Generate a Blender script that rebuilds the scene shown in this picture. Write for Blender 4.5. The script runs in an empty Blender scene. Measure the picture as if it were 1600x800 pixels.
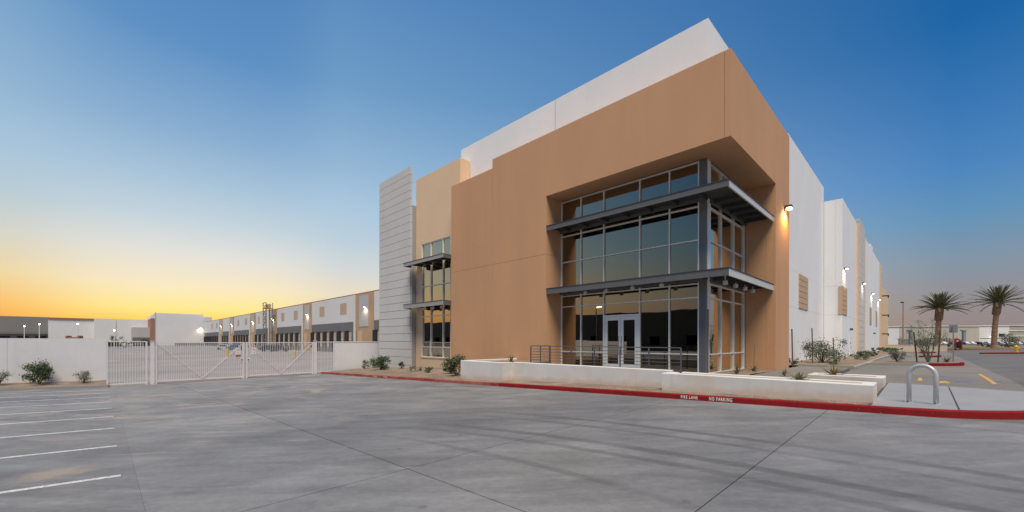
import bpy, bmesh, math, random
from mathutils import Matrix, Vector
random.seed(7)
R = math.radians
sc = bpy.context.scene
COL = sc.collection

# ---------------------------------------------------------------- camera
# frame of the place: origin under the front corner of the entrance overhang,
# X runs along the glazed front (to the right), Y runs back along the side wall.
cam = bpy.data.cameras.new('camera')
cam_ob = bpy.data.objects.new('camera', cam)
COL.objects.link(cam_ob)
sc.camera = cam_ob
cam.lens = 14.4
cam.sensor_width = 36
cam.shift_y = 133.3 / 1600
cam.clip_end = 8000
cam_ob.matrix_world = (Matrix.Translation((5.19, -16.82, 1.6)) @ Matrix.Rotation(R(45.22), 4, 'Z')
                       @ Matrix.Rotation(math.pi / 2, 4, 'X') @ Matrix.Rotation(.002, 4, 'Z'))

# ---------------------------------------------------------------- sky (dusk, sun just set on the left)
SUN_AZ = 82.4          # degrees from +Y towards -X
world = bpy.data.worlds.new('World')
sc.world = world
world.use_nodes = True
nt = world.node_tree
bg = nt.nodes['Background']


def lin(c):
    return tuple(((x / 255) / 12.92 if x / 255 <= .04045 else ((x / 255 + .055) / 1.055) ** 2.4) for x in c)


def N(tree, kind, **kw):
    n = tree.nodes.new(kind)
    for k, v in kw.items():
        setattr(n, k, v)
    return n


def sky_nodes():
    L = nt.links.new
    tc = N(nt, 'ShaderNodeTexCoord')
    nrm = N(nt, 'ShaderNodeVectorMath', operation='NORMALIZE')
    L(tc.outputs['Generated'], nrm.inputs[0])
    sep = N(nt, 'ShaderNodeSeparateXYZ')
    L(nrm.outputs[0], sep.inputs[0])
    asn = N(nt, 'ShaderNodeMath', operation='ARCSINE')
    L(sep.outputs['Z'], asn.inputs[0])
    el = N(nt, 'ShaderNodeMath', operation='MULTIPLY')
    el.inputs[1].default_value = 180 / math.pi / 90
    L(asn.outputs[0], el.inputs[0])

    def ramp(stops):
        r = N(nt, 'ShaderNodeValToRGB')
        cr = r.color_ramp
        cr.interpolation = 'B_SPLINE' if False else 'LINEAR'
        while len(cr.elements) < len(stops):
            cr.elements.new(.5)
        for e, (deg, c) in zip(cr.elements, stops):
            e.position = deg / 90
            e.color = lin(c) + (1,)
        L(el.outputs[0], r.inputs[0])
        return r
    sun_side = ramp([(0, (252, 178, 66)), (1.8, (255, 205, 84)), (3.4, (255, 232, 140)), (6, (248, 231, 192)),
                     (9.5, (226, 223, 214)), (13, (196, 210, 217)), (17, (168, 194, 214)), (22, (136, 172, 205)),
                     (30, (92, 142, 193)), (45, (62, 116, 176)), (90, (42, 92, 152))])
    far_side = ramp([(0, (140, 126, 124)), (2, (150, 137, 136)), (5, (144, 144, 150)), (8, (128, 148, 166)),
                     (12, (98, 146, 184)), (16, (76, 133, 189)), (22, (54, 116, 178)), (28, (28, 101, 165)),
                     (35, (16, 92, 157)), (50, (14, 82, 147)), (90, (20, 78, 138))])
    shoulder = ramp([(0, (240, 146, 62)), (1.8, (249, 172, 80)), (3.4, (251, 193, 104)), (6, (240, 214, 158)),
                     (9.5, (214, 212, 196)), (13, (186, 203, 210)), (17, (168, 196, 216)), (22, (146, 180, 208)),
                     (30, (116, 160, 199)), (45, (72, 126, 184)), (90, (42, 92, 152))])
    right_sh = ramp([(0, (238, 178, 110)), (1.8, (240, 196, 134)), (3.4, (240, 211, 162)), (6, (234, 220, 194)),
                     (9.5, (210, 215, 212)), (13, (188, 206, 217)), (17, (172, 199, 219)), (22, (148, 182, 210)),
                     (30, (112, 157, 198)), (45, (70, 124, 183)), (90, (42, 92, 152))])
    hor = N(nt, 'ShaderNodeVectorMath', operation='MULTIPLY')
    hor.inputs[1].default_value = (1, 1, 0)
    L(nrm.outputs[0], hor.inputs[0])
    hn = N(nt, 'ShaderNodeVectorMath', operation='NORMALIZE')
    L(hor.outputs[0], hn.inputs[0])
    dt = N(nt, 'ShaderNodeVectorMath', operation='DOT_PRODUCT')
    dt.inputs[1].default_value = (-math.sin(R(SUN_AZ)), math.cos(R(SUN_AZ)), 0)
    L(hn.outputs[0], dt.inputs[0])
    mr = N(nt, 'ShaderNodeMapRange')
    mr.inputs['From Min'].default_value = 1
    mr.inputs['From Max'].default_value = .1
    L(dt.outputs['Value'], mr.inputs['Value'])
    mix = N(nt, 'ShaderNodeMix', data_type='RGBA')
    L(mr.outputs[0], mix.inputs[0])
    sh = N(nt, 'ShaderNodeMapRange', interpolation_type='SMOOTHSTEP')
    sh.inputs['From Min'].default_value = 1
    sh.inputs['From Max'].default_value = .965
    L(dt.outputs['Value'], sh.inputs['Value'])
    core = N(nt, 'ShaderNodeMix', data_type='RGBA')
    L(sh.outputs[0], core.inputs[0])
    L(sun_side.outputs[0], core.inputs[6])
    sd = N(nt, 'ShaderNodeVectorMath', operation='DOT_PRODUCT')
    sd.inputs[1].default_value = (math.cos(R(SUN_AZ)), math.sin(R(SUN_AZ)), 0)
    L(hn.outputs[0], sd.inputs[0])
    sr = N(nt, 'ShaderNodeMapRange', interpolation_type='SMOOTHSTEP')
    sr.inputs['From Min'].default_value = -.12
    sr.inputs['From Max'].default_value = .16
    L(sd.outputs['Value'], sr.inputs['Value'])
    ss = N(nt, 'ShaderNodeMix', data_type='RGBA')
    L(sr.outputs[0], ss.inputs[0])
    L(shoulder.outputs[0], ss.inputs[6])
    L(right_sh.outputs[0], ss.inputs[7])
    L(ss.outputs[2], core.inputs[7])
    L(core.outputs[2], mix.inputs[6])
    L(far_side.outputs[0], mix.inputs[7])
    # the clear-air model adds its own fine gradient on top
    sk = N(nt, 'ShaderNodeTexSky', sky_type='NISHITA')
    sk.sun_disc = False
    sk.sun_elevation = R(-3)
    sk.sun_rotation = R(-SUN_AZ)
    sk.ozone_density = 2
    add = N(nt, 'ShaderNodeMix', data_type='RGBA', blend_type='ADD')
    add.inputs[0].default_value = .12
    L(mix.outputs[2], add.inputs[6])
    L(sk.outputs[0], add.inputs[7])
    L(add.outputs[2], bg.inputs[0])
    bg.inputs[1].default_value = 1.0


sky_nodes()

# added soft fill lamp from behind the camera, apart from the sunset glow
sun = bpy.data.lights.new('sun', 'SUN')
sun.energy = 4.1
sun.angle = R(30)
sun.color = (1, .885, .71)
sun_ob = bpy.data.objects.new('sun', sun)
COL.objects.link(sun_ob)
sun_ob.rotation_euler = Vector((-.335, .295, -.885)).to_track_quat('-Z', 'Y').to_euler()

vs = sc.view_settings
vs.view_transform = 'Standard'
vs.look = 'None'
vs.exposure = 0.0
vs.gamma = 1.0
sc.cycles.max_bounces = 6
sc.cycles.use_denoising = True

# ---------------------------------------------------------------- materials
MATS = {}


def mat(name, col, rough=.8, var=.08, scale=1.5, bump=0., bscale=40., metal=0., col2=None, stretch=(1, 1, 1), fine=.0,
        spec=.5):
    """Painted or cast surface: base colour, broad mottling, optional fine speckle and bump."""
    m = bpy.data.materials.new(name)
    m.use_nodes = True
    t = m.node_tree
    L = t.links.new
    b = t.nodes['Principled BSDF']
    b.inputs['Roughness'].default_value = rough
    b.inputs['Metallic'].default_value = metal
    b.inputs['Specular IOR Level'].default_value = spec
    geo = N(t, 'ShaderNodeNewGeometry')
    mp = N(t, 'ShaderNodeVectorMath', operation='MULTIPLY')
    mp.inputs[1].default_value = stretch
    L(geo.outputs['Position'], mp.inputs[0])
    n1 = N(t, 'ShaderNodeTexNoise')
    n1.inputs['Scale'].default_value = scale
    n1.inputs['Detail'].default_value = 6
    n1.inputs['Roughness'].default_value = .62
    L(mp.outputs[0], n1.inputs['Vector'])
    mr = N(t, 'ShaderNodeMapRange')
    mr.inputs['From Min'].default_value = .28
    mr.inputs['From Max'].default_value = .72
    mr.inputs['To Min'].default_value = 1 - var
    mr.inputs['To Max'].default_value = 1 + var
    L(n1.outputs['Fac'], mr.inputs['Value'])
    mul = N(t, 'ShaderNodeMix', data_type='RGBA', blend_type='MULTIPLY')
    mul.inputs[0].default_value = 1
    if col2:
        cm = N(t, 'ShaderNodeMix', data_type='RGBA')
        n3 = N(t, 'ShaderNodeTexNoise')
        n3.inputs['Scale'].default_value = scale * .45
        n3.inputs['Detail'].default_value = 4
        L(mp.outputs[0], n3.inputs['Vector'])
        m3 = N(t, 'ShaderNodeMapRange')
        m3.inputs['From Min'].default_value = .4
        m3.inputs['From Max'].default_value = .65
        L(n3.outputs['Fac'], m3.inputs['Value'])
        L(m3.outputs[0], cm.inputs[0])
        cm.inputs[6].default_value = tuple(col) + (1,)
        cm.inputs[7].default_value = tuple(col2) + (1,)
        L(cm.outputs[2], mul.inputs[6])
    else:
        mul.inputs[6].default_value = tuple(col) + (1,)
    L(mr.outputs[0], mul.inputs[7])
    out = mul.outputs[2]
    n2 = None
    if fine or bump:
        n2 = N(t, 'ShaderNodeTexNoise')
        n2.inputs['Scale'].default_value = bscale
        n2.inputs['Detail'].default_value = 3
        L(mp.outputs[0], n2.inputs['Vector'])
    if fine:
        mf = N(t, 'ShaderNodeMapRange')
        mf.inputs['From Min'].default_value = .3
        mf.inputs['From Max'].default_value = .7
        mf.inputs['To Min'].default_value = 1 - fine
        mf.inputs['To Max'].default_value = 1 + fine
        L(n2.outputs['Fac'], mf.inputs['Value'])
        m2 = N(t, 'ShaderNodeMix', data_type='RGBA', blend_type='MULTIPLY')
        m2.inputs[0].default_value = 1
        L(out, m2.inputs[6])
        L(mf.outputs[0], m2.inputs[7])
        out = m2.outputs[2]
    L(out, b.inputs['Base Color'])
    if bump:
        bp = N(t, 'ShaderNodeBump')
        bp.inputs['Strength'].default_value = bump
        bp.inputs['Distance'].default_value = .02
        L(n2.outputs['Fac'], bp.inputs['Height'])
        L(bp.outputs[0], b.inputs['Normal'])
    MATS[name] = m
    return m


def emit(name, col, power, base=(.8, .8, .8)):
    m = bpy.data.materials.new(name)
    m.use_nodes = True
    b = m.node_tree.nodes['Principled BSDF']
    b.inputs['Base Color'].default_value = base + (1,)
    b.inputs['Emission Color'].default_value = col + (1,)
    b.inputs['Emission Strength'].default_value = power
    MATS[name] = m
    return m


mat('brown', (.61, .335, .178), .85, .075, .30, .06, 25, fine=.025, stretch=(1, 1, .35))
mat('tan', (.80, .575, .37), .85, .04, .4, .05, 25, fine=.02)
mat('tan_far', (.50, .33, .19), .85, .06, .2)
mat('white', (.85, .85, .855), .8, .045, .35, .04, 20, fine=.012, stretch=(1, 1, .5))
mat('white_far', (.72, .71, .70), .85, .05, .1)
mat('grey_panel', (.61, .60, .575), .8, .04, .5, .05, 25, fine=.02)
mat('grey_inset', (.50, .49, .50), .85, .05, .3)
mat('grey_wall', (.36, .365, .38), .85, .05, .4)
mat('dock_grey', (.165, .165, .17), .85, .06, .2)
mat('far_grey', (.24, .225, .21), .9, .06, .05)
mat('canopy_metal', (.125, .125, .125), .55, .06, 3)
mat('canopy_deck', (.045, .047, .052), .6, .08, 3)
mat('fascia_pale', (.60, .60, .59), .6, .05, 2)
mat('fascia_mid', (.36, .35, .33), .6, .05, 2)
mat('aluminium', (.86, .84, .80), .5, .04, 4)
mat('steel_col', (.15, .15, .15), .5, .04, 2, metal=.1)
mat('rail_metal', (.16, .16, .165), .5, .05, 5, metal=.4)
mat('gate_paint', (.72, .71, .70), .6, .05, 3)
mat('planter', (.72, .705, .68), .85, .07, 1.1, .12, 60, col2=(.66, .60, .53), fine=.03)
mat('wall_white', (.76, .755, .76), .85, .05, .8, .1, 30, fine=.02)
mat('soil', (.205, .152, .11), .95, .22, 2.2, .6, 45, col2=(.27, .21, .155), fine=.25)
mat('gravel', (.30, .24, .19), .9, .4, 9)
mat('dust_ground', (.30, .25, .20), .95, .15, .02, col2=(.22, .22, .14))
mat('grass', (.145, .155, .05), .95, .35, .4, col2=(.25, .20, .085))
mat('joint', (.07, .07, .072), .9, .1, 5)
mat('lot_far', (.115, .118, .122), .85, .2, .5, .2, 12, col2=(.145, .14, .135), fine=.05)
mat('stall_concrete', (.175, .17, .16), .85, .16, .5, .2, 12, col2=(.205, .185, .168), fine=.05)
mat('court', (.29, .255, .235), .85, .16, .25, .2, 8, col2=(.215, .203, .203), fine=.04)
mat('sidewalk', (.29, .30, .318), .8, .08, 1.3, .15, 90, fine=.04)
mat('plaza', (.19, .18, .172), .8, .1, 1.3, .15, 90, fine=.04)
mat('kerb_grey', (.33, .315, .30), .85, .12, 1.5, .2, 50, fine=.05)
mat('kerb_red', (.25, .014, .016), .85, .16, 2.5, .25, 60, fine=.06, spec=.15)
mat('kerb_red_worn', (.30, .045, .04), .85, .22, 1.7, .3, 50, col2=(.36, .12, .10), fine=.08, spec=.2)
mat('paint_white', (.60, .60, .58), .7, .22, 3.5, .2, 35, fine=.28)
mat('paint_letter', (.80, .78, .76), .7, .08, 6)
mat('paint_worn', (.60, .55, .53), .8, .2, 5)
mat('paint_yellow', (.60, .36, .07), .7, .15, 4)
mat('paint_blue', (.10, .20, .42), .7, .2, 4)
mat('rack', (.56, .57, .565), .35, .04, 3, metal=.25)
mat('black', (.012, .012, .013), .5, .1, 3)
mat('bark', (.17, .105, .065), .95, .3, 6, .8, 30, stretch=(1, 1, .5))
mat('palm_bark', (.30, .185, .12), .95, .3, 2.5, .9, 14, stretch=(1, 1, 2))
mat('palm_leaf', (.105, .115, .055), .6, .25, 1.2, col2=(.17, .15, .075))
mat('palm_dry', (.26, .18, .10), .9, .25, 2)
mat('leaf_dark', (.055, .09, .035), .6, .3, 5, col2=(.09, .12, .05))
mat('leaf_mid', (.085, .115, .06), .65, .3, 5, col2=(.13, .155, .09))
mat('leaf_grey', (.13, .155, .10), .7, .3, 5, col2=(.19, .20, .14))
mat('leaf_pale', (.20, .22, .16), .7, .25, 5)
mat('agave', (.20, .21, .10), .6, .2, 8, col2=(.34, .26, .12))
mat('stake', (.10, .065, .045), .9, .2, 8)
mat('hydrant', (.65, .42, .03), .5, .08, 5)
mat('red_metal', (.30, .03, .03), .5, .1, 5)
mat('sign_white', (.74, .72, .70), .6, .03, 5)
mat('sign_red', (.55, .03, .05), .6, .05, 5)
mat('sign_back', (.30, .31, .31), .5, .05, 5, metal=.3)
mat('rust', (.34, .17, .12), .8, .15, 3)
mat('car_white', (.70, .70, .70), .3, .02, 1)
mat('car_silver', (.42, .43, .45), .3, .02, 1)
mat('car_dark', (.03, .03, .035), .25, .02, 1)
mat('car_blue', (.05, .10, .25), .3, .02, 1)
mat('tyre', (.02, .02, .02), .9, .1, 5)
mat('shrub_far', (.075, .085, .04), .9, .3, 1.5)
mat('blue_grey', (.22, .26, .29), .8, .05, 1)
mat('louver_tan', (.55, .385, .26), .8, .05, 1)
mat('door_tan', (.62, .45, .30), .8, .05, 1)
mat('dark_gap', (.02, .024, .032), .9, .1, 2)
mat('lamp_body', (.10, .085, .07), .5, .05, 5, metal=.3)
mat('can_light', (.72, .70, .68), .4, .05, 5)
emit('lamp_warm', (1, .62, .22), 22)
emit('lamp_pale', (1, .80, .52), 10)
emit('lamp_white', (1, .95, .85), 14)


def glass(name, tint, rough=.0):
    m = bpy.data.materials.new(name)
    m.use_nodes = True
    t = m.node_tree
    b = t.nodes['Principled BSDF']
    b.inputs['Base Color'].default_value = tint + (1,)
    b.inputs['Metallic'].default_value = 1
    b.inputs['Roughness'].default_value = rough
    # coated glass: the mirror coat strengthens towards grazing view
    lw = N(t, 'ShaderNodeLayerWeight')
    lw.inputs['Blend'].default_value = .5
    k = N(t, 'ShaderNodeMapRange')
    k.inputs['From Min'].default_value = .05
    k.inputs['From Max'].default_value = .75
    k.inputs['To Min'].default_value = .85
    k.inputs['To Max'].default_value = 2.6
    t.links.new(lw.outputs['Facing'], k.inputs['Value'])
    mu = N(t, 'ShaderNodeVectorMath', operation='SCALE')
    mu.inputs[0].default_value = tint
    t.links.new(k.outputs[0], mu.inputs['Scale'])
    t.links.new(mu.outputs[0], b.inputs['Base Color'])
    # rolled-glass waviness
    geo = N(t, 'ShaderNodeNewGeometry')
    n = N(t, 'ShaderNodeTexNoise')
    n.inputs['Scale'].default_value = .7
    n.inputs['Detail'].default_value = 1
    t.links.new(geo.outputs['Position'], n.inputs['Vector'])
    bp = N(t, 'ShaderNodeBump')
    bp.inputs['Strength'].default_value = .25
    bp.inputs['Distance'].default_value = .012
    t.links.new(n.outputs['Fac'], bp.inputs['Height'])
    t.links.new(bp.outputs[0], b.inputs['Normal'])
    MATS[name] = m


glass('glass', (.265, .235, .18))
glass('car_glass', (.10, .11, .12))


def splash():
    """dried mud splashed up the foot of the planter walls"""
    t = MATS['planter'].node_tree
    L = t.links.new
    b = t.nodes['Principled BSDF']
    src = b.inputs['Base Color'].links[0].from_socket
    geo = N(t, 'ShaderNodeNewGeometry')
    d = N(t, 'ShaderNodeVectorMath', operation='DOT_PRODUCT')
    d.inputs[1].default_value = (-.031, -.012, 1)
    L(geo.outputs['Position'], d.inputs[0])
    n = N(t, 'ShaderNodeTexNoise')
    n.inputs['Scale'].default_value = 2.3
    n.inputs['Detail'].default_value = 5
    L(geo.outputs['Position'], n.inputs['Vector'])
    a = N(t, 'ShaderNodeMath', operation='MULTIPLY_ADD')
    a.inputs[1].default_value = -.42
    L(n.outputs['Fac'], a.inputs[0])
    L(d.outputs['Value'], a.inputs[2])
    r = N(t, 'ShaderNodeMapRange')
    for k, x in zip(('From Min', 'From Max', 'To Min', 'To Max'), (-.08, .12, .75, 0)):
        r.inputs[k].default_value = x
    L(a.outputs[0], r.inputs['Value'])
    m = N(t, 'ShaderNodeMix', data_type='RGBA')
    m.inputs[7].default_value = (.60, .47, .36, 1)
    L(r.outputs[0], m.inputs[0])
    L(src, m.inputs[6])
    L(m.outputs[2], b.inputs['Base Color'])


splash()


def worn(name, under, scale, lo_, hi_, amount=.9, stretch=(1, 1, 1)):
    """flaked or streaked places where another colour shows through"""
    t = MATS[name].node_tree
    L = t.links.new
    b = t.nodes['Principled BSDF']
    src = b.inputs['Base Color'].links[0].from_socket
    geo = N(t, 'ShaderNodeNewGeometry')
    mp = N(t, 'ShaderNodeVectorMath', operation='MULTIPLY')
    mp.inputs[1].default_value = stretch
    L(geo.outputs['Position'], mp.inputs[0])
    n = N(t, 'ShaderNodeTexNoise')
    n.inputs['Scale'].default_value = scale
    n.inputs['Detail'].default_value = 8
    n.inputs['Roughness'].default_value = .7
    L(mp.outputs[0], n.inputs['Vector'])
    r = N(t, 'ShaderNodeMapRange')
    for k, x in zip(('From Min', 'From Max', 'To Min', 'To Max'), (lo_, hi_, 0, amount)):
        r.inputs[k].default_value = x
    L(n.outputs['Fac'], r.inputs['Value'])
    m = N(t, 'ShaderNodeMix', data_type='RGBA')
    m.inputs[7].default_value = under + (1,)
    L(r.outputs[0], m.inputs[0])
    L(src, m.inputs[6])
    L(m.outputs[2], b.inputs['Base Color'])


worn('kerb_red', (.10, .02, .02), 4, .56, .70, .6)
worn('kerb_red', (.27, .24, .22), 11, .66, .70, .8)
worn('kerb_red_worn', (.27, .24, .22), 7, .58, .66, .8)
worn('paint_white', (.19, .19, .19), 9, .57, .66, .8)
worn('paint_yellow', (.17, .165, .155), 9, .52, .62, .85)
worn('paint_blue', (.17, .165, .155), 6, .46, .58, .85)
worn('brown', (.50, .27, .14), 1.6, .55, .75, .45, (1, 1, .06))
worn('white', (.66, .655, .65), 1.4, .56, .76, .4, (1, 1, .05))
worn('grey_panel', (.47, .46, .45), 1.6, .55, .75, .4, (1, 1, .08))
worn('wall_white', (.60, .575, .55), 1.5, .54, .74, .45, (1, 1, .10))
worn('planter', (.52, .48, .44), 2.2, .56, .76, .45, (1, 1, .15))


def concrete():
    """Broom-finished lot concrete: mottling, pale dust drifts, curved tyre marks."""
    m = bpy.data.materials.new('lot_concrete')
    m.use_nodes = True
    t = m.node_tree
    L = t.links.new
    b = t.nodes['Principled BSDF']
    geo = N(t, 'ShaderNodeNewGeometry')
    P = geo.outputs['Position']
    sep = N(t, 'ShaderNodeSeparateXYZ')
    L(P, sep.inputs[0])

    def noise(scale, detail=5, rough=.6, stretch=None, rot=0, dist=0):
        n = N(t, 'ShaderNodeTexNoise')
        n.inputs['Scale'].default_value = scale
        n.inputs['Detail'].default_value = detail
        n.inputs['Roughness'].default_value = rough
        n.inputs['Distortion'].default_value = dist
        if stretch or rot:
            mp = N(t, 'ShaderNodeMapping', vector_type='TEXTURE')
            mp.inputs['Rotation'].default_value = (0, 0, rot)
            mp.inputs['Scale'].default_value = stretch or (1, 1, 1)
            L(P, mp.inputs['Vector'])
            L(mp.outputs[0], n.inputs['Vector'])
        else:
            L(P, n.inputs['Vector'])
        return n.outputs['Fac']

    def mrange(v, a, c, d, e, smooth=False):
        r = N(t, 'ShaderNodeMapRange')
        if smooth:
            r.interpolation_type = 'SMOOTHSTEP'
        for k, x in zip(('From Min', 'From Max', 'To Min', 'To Max'), (a, c, d, e)):
            r.inputs[k].default_value = x
        L(v, r.inputs['Value'])
        return r.outputs[0]

    def math_(op, a, c):
        n = N(t, 'ShaderNodeMath', operation=op)
        for i, x in enumerate((a, c)):
            if isinstance(x, (int, float)):
                n.inputs[i].default_value = x
            else:
                L(x, n.inputs[i])
        return n.outputs[0]

    def mixc(fac, a, c, blend='MIX'):
        n = N(t, 'ShaderNodeMix', data_type='RGBA', blend_type=blend)
        if isinstance(fac, (int, float)):
            n.inputs[0].default_value = fac
        else:
            L(fac, n.inputs[0])
        for i, x in ((6, a), (7, c)):
            if isinstance(x, tuple):
                n.inputs[i].default_value = x + (1,)
            else:
                L(x, n.inputs[i])
        return n.outputs[2]

    base = mixc(mrange(noise(.16, 4, .55), .38, .64, 0, 1), (.158, .161, .169), (.214, .211, .208))
    # sweeping, stretched trowel and wash streaks that lie across the line of sight
    st = noise(1.0, 7, .66, (3.2, .9, 1), R(38), .6)
    base = mixc(1.0, base, mrange(st, .3, .7, .76, 1.26), 'MULTIPLY')
    st2 = noise(1.0, 6, .7, (1.3, .28, 1), R(52), .3)
    base = mixc(1.0, base, mrange(st2, .3, .7, .86, 1.15), 'MULTIPLY')
    base = mixc(1.0, base, mrange(noise(.55, 7, .65), .3, .7, .82, 1.18), 'MULTIPLY')
    # thin pale bleached wisps
    wi = noise(1.0, 5, .6, (2.6, .45, 1), R(44), 1.2)
    base = mixc(mrange(wi, .60, .74, 0, .40, True), base, (.335, .33, .325))
    # scattered oil drips
    vo = N(t, 'ShaderNodeTexVoronoi')
    vo.inputs['Scale'].default_value = .9
    L(P, vo.inputs['Vector'])
    base = mixc(mrange(vo.outputs['Distance'], .02, .07, .45, 0, True), base, (.07, .068, .066))
    # slab-to-slab tone
    base = mixc(1.0, base, mrange(N(t, 'ShaderNodeObjectInfo').outputs['Random'], 0, 1, .94, 1.07), 'MULTIPLY')
    base = mixc(1.0, base, mrange(noise(9, 6, .75), .3, .7, .88, 1.12), 'MULTIPLY')
    base = mixc(1.0, base, mrange(noise(90, 3, .7), .3, .7, .90, 1.10), 'MULTIPLY')
    # pale, pinkish dust carried out of the yard (strongest to the left)
    u_ = math_('MULTIPLY', sep.outputs['X'], -1)
    left = mrange(u_, -1, 14, 0, 1, True)
    du = mrange(noise(.42, 6, .66, None, 0, .8), .50, .68, 0, .75, True)
    base = mixc(math_('MULTIPLY', left, du), base, (.33, .29, .265))
    # dry spill by the first stall line
    dx = math_('SUBTRACT', sep.outputs['X'], -3.9)
    dy = math_('SUBTRACT', sep.outputs['Y'], -17.35)
    rr = math_('SQRT', math_('ADD', math_('MULTIPLY', dx, dx), math_('MULTIPLY', dy, dy)), 0)
    rr = math_('ADD', rr, math_('MULTIPLY', math_('SUBTRACT', noise(3, 4), .5), .6))
    base = mixc(mrange(rr, .1, .55, .6, 0, True), base, (.40, .325, .25))
    # tyre marks: arcs (centre x, y, radius, half width, strength)
    wob = math_('MULTIPLY', math_('SUBTRACT', noise(.8, 3), .5), .12)
    gapn = mrange(noise(.5, 4, .6), .30, .5, .4, 1)
    hair = mrange(noise(1.0, 3, .6, (2, .06, 1), R(20)), .3, .7, .6, 1)
    marks = None
    for cx, cy, rad, hw, k in TYRES:
        ax = math_('SUBTRACT', sep.outputs['X'], cx)
        ay = math_('SUBTRACT', sep.outputs['Y'], cy)
        d = math_('SQRT', math_('ADD', math_('MULTIPLY', ax, ax), math_('MULTIPLY', ay, ay)), 0)
        d = math_('ABSOLUTE', math_('ADD', math_('SUBTRACT', d, rad), wob), 0)
        f = mrange(d, hw * .35, hw, k, 0, True)
        marks = f if marks is None else math_('MAXIMUM', marks, f)
    right = mrange(sep.outputs['X'], -5.5, .5, 0, 1, True)
    marks = math_('MULTIPLY', math_('MULTIPLY', marks, right), math_('MULTIPLY', gapn, hair))
    base = mixc(marks, base, (.062, .061, .061))
    L(base, b.inputs['Base Color'])
    L(mrange(noise(.5, 4), .3, .7, .62, .85), b.inputs['Roughness'])
    bp = N(t, 'ShaderNodeBump')
    bp.inputs['Strength'].default_value = .25
    bp.inputs['Distance'].default_value = .01
    L(noise(55, 4, .7), bp.inputs['Height'])
    L(bp.outputs[0], b.inputs['Normal'])
    MATS['lot_concrete'] = m


TYRES = [(2.2, -31.5, 22.6, .16, .62), (2.2, -31.5, 22.0, .13, .5), (3.0, -30.6, 20.0, .17, .66), (3.0, -30.6, 19.45, .14, .5),
         (1.6, -34.0, 21.6, .12, .4), (8, -30, 15.4, .2, .4), (5, -40.0, 34.3, .10, .35)]
concrete()

# ---------------------------------------------------------------- mesh helpers
LOC = {}


def h(u, v):
    """Lot surface: it falls to the left, towards the gate."""
    uc = min(max(u, -16), 30)
    vc = min(max(v, -16.5), 6.5)
    return -.031 * uc + .012 * (vc - 6.5) + .03 * min(max(-16.5 - v, 0), 7)


UB = [-16, 30]
VB = [-23.5, -16.5, 6.5]


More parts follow.
